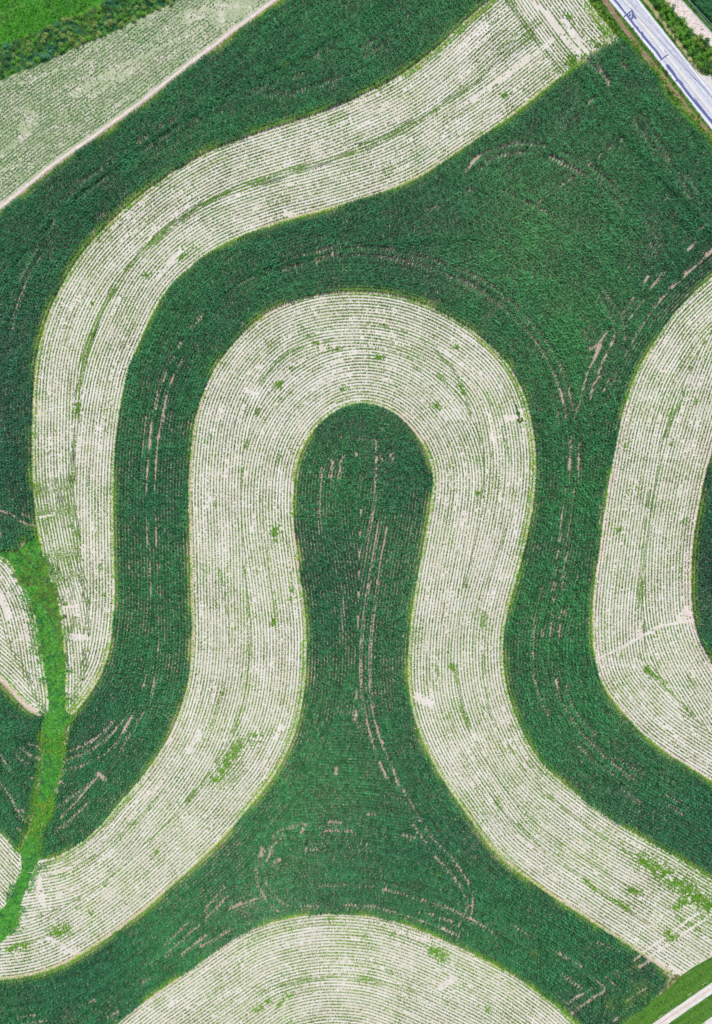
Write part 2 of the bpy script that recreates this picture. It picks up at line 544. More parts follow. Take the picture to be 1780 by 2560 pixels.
# ------------------------------------------------------------------ big ground sheets
sheet("ground", np.array([(-2500, -2500), (2500, -2500), (2500, 2500), (-2500, 2500)], float), -.05, M_FAR, "open farmland all around the fields", "ground")
sheet("farm_soil", W([(-230, -190), (2000, -190), (2000, 2740), (-230, 2740)]), 0, M_FIELD, "brown bare earth under the corn", "soil")
for k, lab in (('A', "pale straw-covered soil of the broad S-shaped strip from the top edge to the green waterway"),
               ('B', "pale soil of the big horseshoe strip round the teardrop corn"),
               ('D', "pale soil of the dome-shaped strip at the bottom edge"),
               ('E', "pale soil of the strip along the right edge beside the small corn sliver"),
               ('G', "pale soil of the small rounded strip left of the grassy waterway"),
               ('I', "pale soil of the smallest strip beside the lower end of the waterway")):
    sheet("field_soil", POLY[k], .008, M_PALE, lab, "soil")
sheet("field_soil", POLY['NW'], .008, M_HAY, "greyish soil of the thinly grown field under the hedgerow", "soil")


# ------------------------------------------------------------------ rows
def reach_end(reach, first, spacing):
    return (int((reach - first * spacing) / spacing) + first) * spacing


def rows(poly, edges, spacing, step, jit=.0, first=.6, overlap=0.0, rid0=0, ymin=-1e9, ymax=1e9):
    """plant positions in drilled rows parallel to the edges: [(curve, side, reach, priority)]"""
    Ps, Ts, Ids = [], [], []
    rid = rid0
    for ei, (c, side, reach, pr) in enumerate(edges):
        nm, tg = normals(c)
        K = int((reach - first * spacing) / spacing) + 1
        offs = (np.arange(K) + first) * spacing
        Q = (c[None] + side * nm[None] * offs[:, None, None]).reshape(-1, 2)
        O = np.repeat(offs, len(c))
        ok = (Q[:, 0] > -109) & (Q[:, 0] < 109) & (Q[:, 1] > max(-144, ymin)) & (Q[:, 1] < min(144, ymax))
        ix = np.nonzero(ok)[0]
        ix = ix[inside(Q[ix], poly)]
        ix = ix[cdist(Q[ix], c) >= O[ix] - .12]
        for ej, (c2, s2, r2, pr2) in enumerate(edges):
            if ej == ei or not len(ix):
                continue
            d2 = cdist(Q[ix], c2)
            if pr2 > pr:
                keep = d2 > reach_end(r2, first, spacing) + .2 * spacing - overlap
            elif pr2 < pr:
                keep = np.ones(len(ix), bool)
            else:
                keep = (d2 >= O[ix] - overlap) | (d2 > reach_end(r2, first, spacing) + .2 * spacing)
            ix = ix[keep]
        if not len(ix):
            continue
        row = ix // len(c)
        brk = np.nonzero((np.diff(ix) != 1) | (np.diff(row) != 0))[0] + 1
        for run in np.split(ix, brk):
            if len(run) < 3:
                continue
            q = Q[run]
            s = np.r_[0, np.cumsum(np.hypot(*np.diff(q, axis=0).T))]
            n = int(s[-1] / step)
            if n < 2:
                continue
            u = (np.arange(n) + RNG.random()) * step + RNG.normal(0, jit, n)
            p = np.stack([np.interp(u, s, q[:, 0]), np.interp(u, s, q[:, 1])], 1)
            g = np.gradient(q, axis=0)
            ang = np.arctan2(np.interp(u, s, g[:, 1]), np.interp(u, s, g[:, 0]))
            Ps.append(p)
            Ts.append(ang)
            Ids.append(np.full(n, rid))
            rid += 1
    return np.vstack(Ps), np.concatenate(Ts), np.concatenate(Ids)


def erase(P, lst, prob=.96):
    keep = np.ones(len(P), bool)
    for pl, w in lst:
        dd = linedist(P, pl, w * 1.3)
        ww = w * (.75 + .6 * noise(P, 1.3, 9))
        keep &= ~((dd < ww) & (RNG.random(len(P)) < prob))
    return keep


def L(t, *items):
    out = []
    for pts, w in items:
        out.append((W(T(t, pts)), w * .05))
    return out


GAPS = (L(1, ([(540, 1225), (680, 1125)], 8), ([(570, 1285), (715, 1170)], 8), ([(920, 945), (985, 905)], 7), ([(950, 1005), (1015, 955)], 7), ([(1070, 920), (1120, 890)], 7),
          ([(1160, 865), (1190, 850)], 7), ([(1300, 800), (1330, 785)], 7), ([(440, 1330), (500, 1280)], 6), ([(520, 1330), (550, 1310)], 7), ([(650, 1450), (690, 1425)], 6),
          ([(610, 1545), (630, 1520)], 7), ([(130, 1870), (175, 1780), (245, 1660)], 6), ([(90, 2180), (100, 2100), (130, 1990)], 6), ([(120, 2030), (160, 1930), (195, 1830), (270, 1720)], 6),
          ([(20, 1850), (60, 1760)], 5), ([(370, 1460), (320, 1540)], 6), ([(1280, 2180), (1350, 2085)], 9), ([(1205, 2280), (1225, 2260)], 8), ([(1130, 830), (1170, 800)], 4), ([(1040, 870), (1090, 840)], 4))
        + L(2, ([(120, 605), (270, 560)], 6), ([(200, 640), (275, 620)], 6), ([(300, 650), (400, 620), (530, 580), (720, 505)], 6), ([(390, 520), (460, 500)], 5), ([(830, 330), (925, 270)], 7),
            ([(850, 380), (970, 305)], 8), ([(1120, 130), (1145, 115)], 5), ([(1150, 175), (1175, 160)], 5), ([(525, 385), (550, 375)], 7),
            ([(20, 1890), (120, 1835)], 7), ([(190, 1800), (235, 1785)], 10), ([(290, 1755), (420, 1705), (540, 1680), (680, 1625)], 7), ([(320, 1800), (440, 1765)], 7), ([(540, 1740), (640, 1690)], 8),
            ([(540, 1680), (720, 1660), (850, 1640), (1000, 1655), (1150, 1690), (1300, 1730), (1450, 1780), (1596, 1830)], 5),
            ([(650, 1705), (850, 1700), (1030, 1720), (1200, 1760), (1350, 1810), (1480, 1860), (1596, 1900)], 5), ([(1520, 1150), (1596, 1060)], 8), ([(1520, 1280), (1560, 1270)], 8), ([(1280, 1390), (1350, 1380)], 7))
        + L(3, ([(0, 1080), (50, 1035), (130, 1000), (250, 965), (350, 955), (480, 970)], 7), ([(0, 1080), (50, 1035)], 12), ([(100, 1075), (200, 1035), (350, 1015)], 8), ([(40, 1120), (70, 1115)], 7),
            ([(520, 1045), (590, 1080), (730, 1155)], 9), ([(590, 1015), (700, 1055), (830, 1150), (920, 1220), (1040, 1330)], 6), ([(730, 1155), (850, 1240), (1000, 1400)], 4),
            ([(200, 1265), (330, 1330), (480, 1410), (600, 1500)], 4), ([(1120, 1430), (1200, 1540), (1265, 1630), (1285, 1710)], 5), ([(1190, 1620), (1225, 1690)], 7),
            ([(1080, 800), (1130, 890), (1200, 980), (1290, 1060)], 6), ([(1120, 770), (1200, 880), (1310, 1050)], 6), ([(1290, 1060), (1380, 1180)], 4), ([(1380, 1190), (1450, 1310)], 6), ([(1420, 1170), (1510, 1290)], 6),
            ([(1430, 1665), (1490, 1600)], 8), ([(1400, 1610), (1450, 1570)], 5), ([(1500, 1530), (1590, 1465)], 6), ([(1140, 1880), (1175, 1830)], 7), ([(1180, 1920), (1235, 1855)], 7),
            ([(1255, 1820), (1275, 1810)], 10), ([(850, 1890), (900, 1970), (955, 2040), (1000, 2120), (1015, 2250)], 5), ([(840, 1960), (900, 2060), (940, 2150), (945, 2230)], 6),
            ([(1010, 2080), (1080, 1970)], 6), ([(1040, 2120), (1140, 1990)], 5), ([(830, 2288), (900, 2200)], 8), ([(920, 2288), (950, 2230)], 8), ([(740, 2190), (780, 2260)], 4),
            ([(0, 1830), (130, 1905), (260, 2010), (380, 2130), (500, 2288)], 5), ([(0, 1905), (100, 1965), (220, 2060), (340, 2170), (440, 2288)], 5), ([(760, 700), (810, 650)], 11),
            ([(760, 400), (830, 470), (910, 540)], 10), ([(800, 360), (850, 440), (915, 600)], 8), ([(990, 430), (1015, 455)], 13), ([(810, 720), (850, 700)], 5))
        + L(4, ([(1195, 45), (1225, 5)], 8), ([(1135, 150), (1160, 110)], 8), ([(1195, 160), (1215, 135)], 8), ([(1090, 270), (1110, 200)], 8), ([(1140, 280), (1160, 220)], 8), ([(1040, 450), (1055, 350)], 7),
            ([(1090, 480), (1110, 370)], 7), ([(1000, 700), (1010, 560)], 11), ([(985, 860), (1000, 700)], 8), ([(975, 1000), (985, 860)], 6), ([(1055, 640), (1075, 560), (1095, 480)], 8),
            ([(1040, 800), (1055, 640)], 8), ([(1030, 980), (1040, 800)], 6), ([(955, 740), (975, 500)], 4), ([(985, 1350), (985, 1190)], 7), ([(1043, 1350), (1043, 1190)], 7), ([(997, 1560), (1000, 1490)], 7),
            ([(1055, 1545), (1057, 1485)], 7), ([(1007, 1700), (1010, 1620)], 7), ([(1068, 1700), (1070, 1630)], 6), ([(1000, 2060), (1015, 1920)], 5), ([(1055, 2070), (1058, 2010)], 5),
            ([(960, 2288), (975, 2220)], 7), ([(1020, 2288), (1030, 2230)], 7), ([(0, 1130), (60, 1150), (110, 1180), (180, 1220), (260, 1235)], 8), ([(150, 1155), (260, 1180)], 7), ([(0, 1285), (12, 1300)], 10))
        + L(5, ([(555, 1130), (560, 1000), (575, 850)], 6), ([(555, 1280), (555, 1130)], 4), ([(630, 905), (645, 800)], 10), ([(690, 910), (700, 800), (715, 770)], 9), ([(800, 745), (800, 760)], 9),
            ([(900, 1200), (915, 1100), (930, 900), (935, 760), (925, 670)], 7), ([(820, 655), (925, 665)], 5), ([(860, 1500), (880, 1300), (900, 1200)], 4), ([(880, 1630), (900, 1500), (930, 1330), (945, 1235)], 7),
            ([(835, 2000), (850, 1830), (880, 1630)], 6), ([(830, 2288), (835, 2000)], 5), ([(985, 1350), (1005, 1240)], 7), ([(945, 1600), (965, 1450), (985, 1350)], 5), ([(915, 1830), (945, 1600)], 6),
            ([(890, 2288), (895, 2050), (915, 1830)], 7), ([(710, 1980), (715, 1700)], 4), ([(1030, 760), (1045, 800)], 7), ([(965, 770), (975, 785)], 6))
        + L(6, ([(420, 0), (490, 110), (545, 220), (580, 320), (605, 400), (625, 520)], 6), ([(590, 330), (605, 410)], 10), ([(490, 0), (560, 110), (600, 220), (640, 340), (670, 450), (695, 570)], 5),
            ([(640, 320), (650, 360)], 9), ([(580, 540), (560, 440)], 4), ([(700, 470), (735, 330), (770, 210), (820, 110), (870, 0)], 6), ([(810, 120), (850, 30)], 10), ([(780, 60), (830, 30)], 7),
            ([(840, 230), (870, 130), (940, 10)], 6), ([(790, 380), (810, 290), (850, 240)], 7), ([(880, 330), (905, 270)], 5), ([(655, 670), (660, 640)], 7), ([(652, 940), (650, 840), (655, 710)], 6),
            ([(645, 850), (650, 790)], 11), ([(710, 940), (708, 840), (712, 690)], 6), ([(705, 840), (708, 790)], 11), ([(575, 1330), (600, 1150), (620, 980)], 6), ([(625, 1350), (650, 1200), (675, 990)], 5),
            ([(560, 1450), (575, 1400)], 8), ([(620, 1460), (640, 1400)], 7), ([(550, 1550), (560, 1510)], 7), ([(605, 1570), (615, 1510)], 5), ([(540, 1650), (545, 1610)], 7), ([(598, 1650), (602, 1610)], 5),
            ([(530, 1820), (528, 1790)], 6), ([(410, 1950), (415, 1850), (440, 1740), (460, 1650)], 4), ([(420, 2288), (405, 2100), (408, 1950)], 5), ([(465, 1960), (468, 1920)], 6), ([(520, 1960), (525, 1880)], 7),
            ([(582, 1960), (585, 1890)], 7), ([(590, 1830), (600, 1780)], 5), ([(620, 1830), (620, 1790)], 5), ([(845, 1220), (855, 1090)], 4), ([(880, 1130), (885, 1110)], 7), ([(560, 2250), (560, 2288)], 6), ([(540, 1730), (540, 1715)], 7))
        + L(7, ([(245, 270), (320, 245), (390, 200), (440, 150)], 7), ([(245, 305), (330, 270), (410, 220), (470, 150)], 7), ([(240, 340), (330, 315), (420, 260), (470, 200), (505, 130)], 7),
            ([(470, 195), (505, 130)], 11), ([(460, 265), (500, 200), (550, 120)], 6), ([(540, 40), (555, 0)], 6), ([(575, 80), (590, 10)], 6), ([(215, 485), (290, 430), (360, 380)], 7),
            ([(235, 520), (300, 450), (370, 370)], 8), ([(210, 575), (270, 530), (340, 460)], 7), ([(376, 352), (402, 372)], 17), ([(250, 250), (265, 175)], 12), ([(218, 420), (222, 388), (242, 386)], 14),
            ([(0, 385), (35, 430), (70, 495), (110, 545)], 10), ([(5, 285), (40, 335)], 9), ([(80, 255), (120, 285), (165, 300)], 8), ([(65, 285), (110, 315)], 8), ([(128, 372), (150, 390)], 16), ([(85, 490), (110, 515)], 7),
            ([(115, 240), (165, 262)], 6), ([(70, 560), (105, 600)], 5),
            ([(630, 1000), (720, 920)], 7), ([(630, 1045), (760, 930)], 7), ([(790, 860), (855, 785)], 8), ([(790, 900), (870, 820)], 9), ([(695, 1040), (785, 970)], 10), ([(770, 1010), (875, 950)], 9),
            ([(880, 865), (915, 850)], 9), ([(70, 1280), (130, 1270)], 8), ([(80, 1310), (180, 1290)], 8), ([(415, 1280), (450, 1260)], 8), ([(350, 1220), (360, 1215)], 9), ([(540, 1155), (570, 1130)], 4))
        + L(8, ([(475, 0), (490, 110), (510, 190), (530, 260)], 6), ([(510, 0), (520, 100), (545, 200), (580, 290), (620, 390)], 6), ([(455, 115), (453, 145)], 11), ([(385, 335), (383, 355)], 13),
            ([(550, 315), (575, 370)], 8), ([(620, 390), (660, 450), (710, 540)], 4), ([(505, 505), (530, 508)], 9), ([(360, 537), (405, 539)], 8), ([(345, 570), (440, 570)], 8), ([(640, 587), (680, 597)], 9),
            ([(680, 550), (725, 615)], 7), ([(725, 560), (760, 610), (830, 680), (885, 760)], 8), ([(760, 670), (800, 710), (855, 780)], 8), ([(140, 590), (180, 565), (250, 545), (268, 545)], 6),
            ([(250, 572), (265, 548)], 10), ([(95, 660), (100, 635)], 13), ([(120, 680), (140, 645)], 9), ([(150, 690), (165, 680)], 13), ([(80, 720), (90, 670), (120, 640)], 5), ([(85, 770), (115, 830), (160, 875)], 6),
            ([(120, 770), (150, 820), (200, 855)], 5), ([(0, 860), (50, 840), (105, 820)], 8), ([(250, 858), (310, 858)], 8), ([(420, 853), (520, 860), (600, 880), (700, 910), (850, 970)], 7),
            ([(560, 790), (650, 815), (750, 845), (830, 875), (915, 915)], 7), ([(330, 780), (420, 775), (520, 782)], 5), ([(780, 900), (820, 915)], 10), ([(700, 880), (750, 890)], 6),
            ([(885, 760), (905, 840), (890, 910)], 4), ([(855, 780), (880, 850), (850, 930)], 4), ([(270, 640), (310, 640)], 4), ([(110, 690), (115, 770)], 5), ([(80, 720), (85, 770)], 5), ([(130, 640), (180, 590)], 5))
        + L(9, ([(240, 0), (260, 70), (290, 130)], 5), ([(318, 0), (335, 60), (370, 130), (430, 215), (500, 280), (560, 330), (625, 385)], 6), ([(530, 310), (550, 330)], 8), ([(360, 20), (375, 75), (410, 140), (470, 205)], 5),
            ([(410, 250), (470, 310), (540, 355)], 5), ([(550, 290), (650, 360)], 5), ([(720, 455), (800, 505)], 6), ([(740, 430), (825, 480)], 5), ([(560, 410), (640, 460)], 4),
            ([(0, 905), (75, 955)], 9), ([(165, 935), (220, 970)], 5), ([(310, 1025), (415, 1085)], 9), ([(345, 1115), (415, 1170)], 8), ([(480, 995), (560, 1030)], 6), ([(540, 1115), (555, 1105)], 7), ([(510, 1130), (545, 1160)], 8),
            ([(480, 1145), (505, 1165)], 8), ([(375, 1220), (455, 1170)], 9), ([(385, 1265), (450, 1215), (505, 1180)], 11), ([(320, 1190), (360, 1225)], 6), ([(590, 1215), (660, 1170)], 8),
            ([(620, 1060), (680, 1020)], 10), ([(640, 1090), (700, 1045)], 10), ([(545, 1290), (600, 1240)], 6), ([(740, 1110), (770, 1140)], 9)))

# ------------------------------------------------------------------ corn
e = cu
CORN_SPEC = (
    ('K1', [(e["NW"], -1, 60, 0), (e["C1"], 1, 60, 0)], "dark green corn strip curving down the left side below the hayfield's dirt line"),
    ('K2', [(e["C2"], -1, 21, 0), (extend(sub(e["CE"], (1590, 135), (1930, 540)), 24), -1, 15, 1), (e["EL"], -1, 4.4, 0), (e["BO"], 1, 90, 0)], "largest dark green corn field, wrapping round the outside of the horseshoe strip to the road"),
    ('K3', [(e["BI"], -1, 13, 1), (e["DT"], 1, 130, 0)], "teardrop shaped dark green corn field inside the horseshoe strip"),
    ('K4', [(e["ER"], 1, 60, 0)], "dark green corn sliver at the right edge beyond the pinkish margin"),
    ('K5', [(e["GL"], -1, 9, 0), (e["IT"], 1, 30, 0)], "small dark green corn patch left of the grassy waterway"),
    ('K6', [(W([(1640, -80), (1980, 260)]), 1, 60, 0)], "dark green corn corner behind the dirt yard and the cables"),
)
for key, edges, lab in CORN_SPEC:
    edges = [(resample(c, .5), s, r, p) for c, s, r, p in edges]
    # choose the side that points into the field
    fixed = []
    poly = POLY[key]
    for c, s, r, p in edges:
        a = inside(c + normals(c)[0] * .8, poly).mean()
        b = inside(c - normals(c)[0] * .8, poly).mean()
        fixed.append((extend(c, 22) if p == 0 else c, 1 if a > b else -1, r, p))
    if key == 'K3':                               # the head is drilled lengthways, the wide foot across
        f1 = [(c, s, 19 if p else -1 + 1.5, p) for c, s, r, p in fixed if p]
        P1, a1, r1 = rows(poly, f1, .76, .26, .05, .55, overlap=.55, ymin=-51.7)
        P2, a2, r2 = rows(poly, [(c, s, 9.5 if p else r, p) for c, s, r, p in fixed], .76, .26, .05, .55, overlap=.3, rid0=r1.max() + 1, ymax=-51)
        P, ang, rid = np.vstack([P1, P2]), np.r_[a1, a2], np.r_[r1, r2]
    else:
        P, ang, rid = rows(poly, fixed, .76, .26, .05, .55, overlap=.95)
    urow = np.arange(len(P)) * .26
    rowtone = noise(np.c_[urow, rid * 2.3], 6, 15, 2)
    # wheel tracks and skipped rows: stalks stand aside from them, a few stunted ones grow inside
    stunt = np.ones(len(P))
    dead = np.zeros(len(P), bool)
    for pl, w in GAPS:
        c = resample(catmull(pl, 5), .8) if len(pl) > 2 else resample(pl, .8)
        hw0 = .58 * w + .11
        lo, hi = c.min(0) - 1.6, c.max(0) + 1.6
        ix = np.nonzero((P[:, 0] > lo[0]) & (P[:, 0] < hi[0]) & (P[:, 1] > lo[1]) & (P[:, 1] < hi[1]))[0]
        if not len(ix):
            continue
        dv = P[ix][:, None] - c[None]
        dd = np.sqrt((dv ** 2).sum(2))
        j = dd.argmin(1)
        dm = dd[np.arange(len(ix)), j]
        hw = hw0 * (.55 + .9 * noise(P[ix], 1.1, 9, 2))
        near = dm < hw + .3
        tgt = hw + dm * .3 / (hw + .3)
        sel = ix[near]
        q = dv[np.arange(len(ix)), j][near]
        P[sel] = P[sel] + q / (dm[near][:, None] + 1e-6) * (tgt - dm)[near][:, None]
        stunt[sel] *= .8
        # where the line runs along a row most of its plants are simply missing
        miss = ix[dm < hw * .75]
        r = RNG.random(len(miss))
        dead[miss[r < .8]] = True
        back = miss[r >= .92]
        P[back] = P[back] - 0
        stunt[back] *= .6
    k = ~dead
    P, ang, rid, rowtone, stunt = P[k], ang[k], rid[k], rowtone[k], stunt[k]
    n = len(P)
    P = P + RNG.normal(0, .055, P.shape)
    pxy = np.stack([P[:, 0] * 10 + 890, 1280 - P[:, 1] * 10], 1)
    lush = np.exp(-((pxy[:, 0] - 1330) / 300) ** 2 - ((pxy[:, 1] - 560) / 260) ** 2) + .7 * np.exp(-((pxy[:, 0] - 850) / 200) ** 2 - ((pxy[:, 1] - 1960) / 170) ** 2)
    cool = np.exp(-((pxy[:, 0] - 10) / 130) ** 2 - ((pxy[:, 1] - 960) / 260) ** 2) + .6 * np.exp(-((pxy[:, 0] - 1780) / 90) ** 2 - ((pxy[:, 1] - 1450) / 250) ** 2)  # left-edge patch: lens vignetting painted into the leaf colour, darker and bluer
    edge = cdist(P, poly)
    a = noise(P, 30, 1, 2)
    b = noise(P, 5, 2, 2)
    q = RNG.random(n)
    col = np.empty((n, 3))
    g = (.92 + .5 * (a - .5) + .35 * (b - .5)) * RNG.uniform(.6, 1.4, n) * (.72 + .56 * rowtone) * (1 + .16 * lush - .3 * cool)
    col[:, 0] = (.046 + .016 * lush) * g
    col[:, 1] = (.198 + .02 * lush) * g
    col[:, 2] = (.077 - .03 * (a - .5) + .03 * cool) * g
    y = np.clip((1.6 - edge) / 1.3, 0, 1) * np.clip(noise(P, 6, 5, 2) * 2.6 - .75, 0, 1)
    yc = np.array([.19, .42, .03])
    col = col * (1 - y[:, None]) + yc * RNG.uniform(.7, 1.2, n)[:, None] * y[:, None]
    for t, x, yy, r in ((9, 235, 1035, 14), (9, 325, 1032, 12), (9, 640, 1180, 34), (9, 590, 1215, 26), (9, 745, 1125, 24), (8, 770, 733, 9), (3, 1005, 1925, 14), (3, 1010, 450, 26), (3, 790, 355, 24), (3, 900, 300, 40),
                       (9, 600, 1290, 30), (9, 520, 1230, 20), (9, 620, 1080, 16), (4, 180, 1240, 26), (4, 170, 1330, 40), (5, 720, 700, 14), (5, 615, 1180, 10), (2, 330, 440, 20), (2, 560, 1720, 26)):
        cx, cy = W(T(t, [(x, yy)]))[0]
        rr_m = r * TIL[t][2] * .1
        yy2 = np.exp(-((P[:, 0] - cx) ** 2 + (P[:, 1] - cy) ** 2) / rr_m ** 2) * RNG.uniform(.1, 1, n) * .8
        col = col * (1 - yy2[:, None]) + np.array([.17, .30, .04]) * yy2[:, None]
    scl = (.92 + .25 * (b - .5)) * RNG.uniform(.72, 1.15, n) * (1 - .35 * y) * stunt
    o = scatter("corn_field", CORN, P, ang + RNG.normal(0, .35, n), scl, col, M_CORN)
    tag(o, lab, "corn field", "corn fields between the pale strips", "stuff")
    print(key, n)

# ------------------------------------------------------------------ soybean strips
DENSE = (L(1, ([(600, 2288), (640, 2150), (700, 2020), (800, 1870)], 9), ([(800, 1870), (920, 1700), (1060, 1560), (1210, 1440)], 16), ([(1150, 1500), (1300, 1390), (1450, 1310), (1596, 1240)], 15))
         + L(2, ([(0, 1240), (150, 1200), (300, 1140), (480, 1095)], 13), ([(480, 1095), (650, 1055), (850, 985)], 10), ([(850, 985), (1050, 900)], 6), ([(1050, 870), (1250, 780), (1400, 690)], 6), ([(1400, 690), (1596, 560)], 6),
             ([(400, 2288), (560, 2190), (700, 2170)], 7), ([(940, 2160), (1130, 2210), (1300, 2288)], 9))
         + L(3, ([(150, 350), (300, 240), (470, 130)], 22), ([(0, 250), (150, 140), (330, 20)], 5))
         + L(4, ([(600, 0), (570, 120), (550, 250), (520, 380), (515, 490)], 18), ([(450, 1000), (465, 1110), (470, 1270)], 14), ([(460, 780), (450, 1000)], 6), ([(440, 1400), (470, 1560)], 12), ([(470, 1600), (480, 1740)], 18),
             ([(500, 1840), (510, 1940)], 26), ([(1596, 480), (1530, 620), (1490, 740)], 11), ([(1470, 1520), (1500, 1750)], 15), ([(1500, 1750), (1530, 2000), (1530, 2200)], 9), ([(1430, 900), (1430, 1150)], 5), ([(590, 840), (580, 1000)], 5))
         + L(5, ([(130, 330), (230, 190), (350, 80), (500, 20)], 15), ([(500, 20), (650, 0)], 9), ([(1310, 60), (1450, 200), (1530, 350)], 9), ([(200, 1300), (215, 1500), (250, 1700), (270, 1850)], 10), ([(310, 1300), (330, 1450)], 6),
             ([(1350, 1950), (1430, 1600), (1500, 1300)], 6), ([(340, 550), (300, 700), (250, 900), (200, 1200)], 5), ([(1060, 90), (1250, 220)], 5), ([(1330, 1950), (1340, 2288)], 7), ([(60, 1500), (90, 1900)], 6), ([(640, 430), (800, 360), (900, 345)], 8))
         + L(6, ([(0, 250), (100, 380), (180, 560), (215, 680)], 7), ([(200, 650), (240, 740), (270, 830)], 15), ([(260, 1050), (230, 1250), (160, 1450), (110, 1650)], 11), ([(130, 750), (100, 1100)], 5), ([(80, 1800), (80, 1950)], 18),
             ([(80, 1950), (75, 2288)], 11), ([(1400, 380), (1320, 560)], 7), ([(1310, 560), (1260, 680), (1240, 780)], 12), ([(1220, 860), (1200, 960), (1160, 1150)], 15), ([(1160, 1150), (1140, 1330), (1130, 1450)], 10),
             ([(1140, 1420), (1130, 1560), (1110, 1750), (1125, 1840)], 14), ([(1110, 2050), (1140, 2140), (1200, 2230)], 15))
         + L(7, ([(860, 0), (830, 90), (800, 190)], 9), ([(630, 420), (560, 490), (480, 570)], 14), ([(480, 570), (380, 660), (290, 710)], 11), ([(290, 710), (200, 740), (150, 740)], 18), ([(150, 710), (230, 690), (300, 640)], 14),
             ([(300, 640), (420, 540), (520, 420)], 10), ([(680, 500), (720, 440), (790, 380)], 7), ([(40, 1010), (150, 990), (250, 950)], 12), ([(100, 930), (250, 860)], 6))
         + L(8, ([(400, 1135), (520, 1145), (640, 1170)], 17), ([(0, 1250), (100, 1190), (220, 1150), (400, 1130)], 14), ([(650, 1170), (800, 1260)], 8), ([(760, 0), (780, 120), (830, 230)], 7), ([(915, 370), (840, 240)], 9),
             ([(170, 960), (300, 930), (500, 940)], 5))
         + L(9, ([(45, 0), (75, 130), (130, 240)], 10), ([(130, 240), (220, 370), (330, 470)], 15), ([(330, 470), (430, 550), (560, 640)], 11), ([(0, 320), (60, 430), (160, 540), (300, 670)], 9),
             ([(300, 670), (400, 740), (520, 830), (620, 890), (720, 970)], 9), ([(20, 560), (130, 660), (200, 730)], 9), ([(560, 640), (650, 680)], 11), ([(710, 0), (800, 90), (870, 160)], 11), ([(30, 90), (80, 150)], 6)))
BARE = (L(3, ([(0, 660), (250, 480), (540, 265)], 13), ([(490, 90), (660, 300), (690, 350)], 16), ([(600, 130), (780, 360)], 9), ([(420, 30), (490, 90)], 10))
        + L(6, ([(840, 2120), (1000, 2040)], 5), ([(1000, 2040), (1250, 1900), (1480, 1860)], 8), ([(1400, 1850), (1440, 1800)], 26), ([(235, 520), (340, 510)], 17), ([(330, 480), (345, 500)], 16), ([(130, 640), (150, 680)], 8))
        + L(9, ([(620, 1060), (650, 1040), (915, 850)], 7), ([(640, 1090), (690, 1045), (915, 895)], 7), ([(700, 1075), (790, 1115)], 12))
        + L(7, ([(140, 755), (165, 850)], 18), ([(180, 985), (290, 1040)], 13), ([(720, 270), (760, 200)], 14), ([(0, 1040), (100, 1040)], 5))
        + L(8, ([(150, 220), (175, 180)], 12), ([(690, 60), (740, 90)], 20), ([(780, 1170), (830, 1140)], 16))
        + L(4, ([(440, 1975), (580, 1975)], 16), ([(440, 1770), (520, 1770)], 9), ([(0, 1700), (70, 1850)], 17), ([(260, 1180), (360, 1160)], 5))
        + L(2, ([(330, 1420), (400, 1440)], 14))
        + L(1, ([(1050, 1850), (1200, 1660)], 10)) + L(5, ([(60, 330), (130, 360)], 12)))
WEEDS = (L(9, ([(640, 680), (720, 730), (800, 780), (870, 840), (915, 870), (1000, 930)], 30), ([(770, 870), (840, 830)], 14), ([(740, 960), (775, 985)], 16), ([(590, 800), (640, 810)], 12), ([(40, 1250), (60, 1265)], 16), ([(430, 760), (470, 800)], 10), ([(520, 830), (600, 870)], 8))
         + L(5, ([(255, 1250), (285, 1320)], 22), ([(260, 1850), (245, 1890)], 14), ([(360, 1650), (365, 1730)], 8), ([(260, 300), (310, 280)], 12), ([(930, 120), (980, 115)], 10), ([(700, 330), (750, 320)], 8), ([(1320, 430), (1345, 450)], 14), ([(1480, 300), (1520, 360)], 8), ([(1465, 45)], 10), ([(1430, 2150), (1440, 2190)], 10))
         + L(7, ([(915, 235), (870, 310), (810, 390)], 20), ([(400, 780)], 11), ([(245, 955), (255, 940)], 24), ([(190, 950), (230, 960)], 18), ([(590, 680), (600, 650)], 8), ([(290, 870)], 9), ([(350, 890)], 8), ([(20, 960), (70, 900)], 18), ([(30, 1030), (100, 1010)], 12))
         + L(8, ([(60, 225), (85, 210)], 24), ([(10, 250)], 20), ([(730, 1020), (800, 1060)], 20), ([(75, 1260), (130, 1220)], 12), ([(600, 1110)], 12), ([(160, 1240), (210, 1195)], 8), ([(600, 970)], 12), ([(360, 905)], 10), ([(490, 970)], 10))
         + L(6, ([(1415, 340)], 13), ([(1485, 405)], 9), ([(980, 1265)], 10), ([(1330, 690)], 9), ([(40, 1020)], 10), ([(1410, 1200)], 9), ([(980, 2110)], 16), ([(1150, 2180), (1230, 2250)], 12))
         + L(4, ([(515, 485)], 15), ([(675, 1500), (680, 1530)], 9), ([(685, 1700)], 8), ([(470, 1230)], 12))
         + L(3, ([(690, 390), (640, 430)], 20), ([(760, 385), (700, 400)], 16), ([(800, 280), (840, 310)], 18), ([(200, 640), (260, 610)], 9), ([(620, 80), (660, 120)], 9), ([(660, 170), (690, 200)], 10))
         + L(1, ([(960, 1830), (990, 1800)], 14), ([(1420, 1400)], 10), ([(1200, 1720), (1240, 1690)], 9), ([(620, 2020)], 8)))

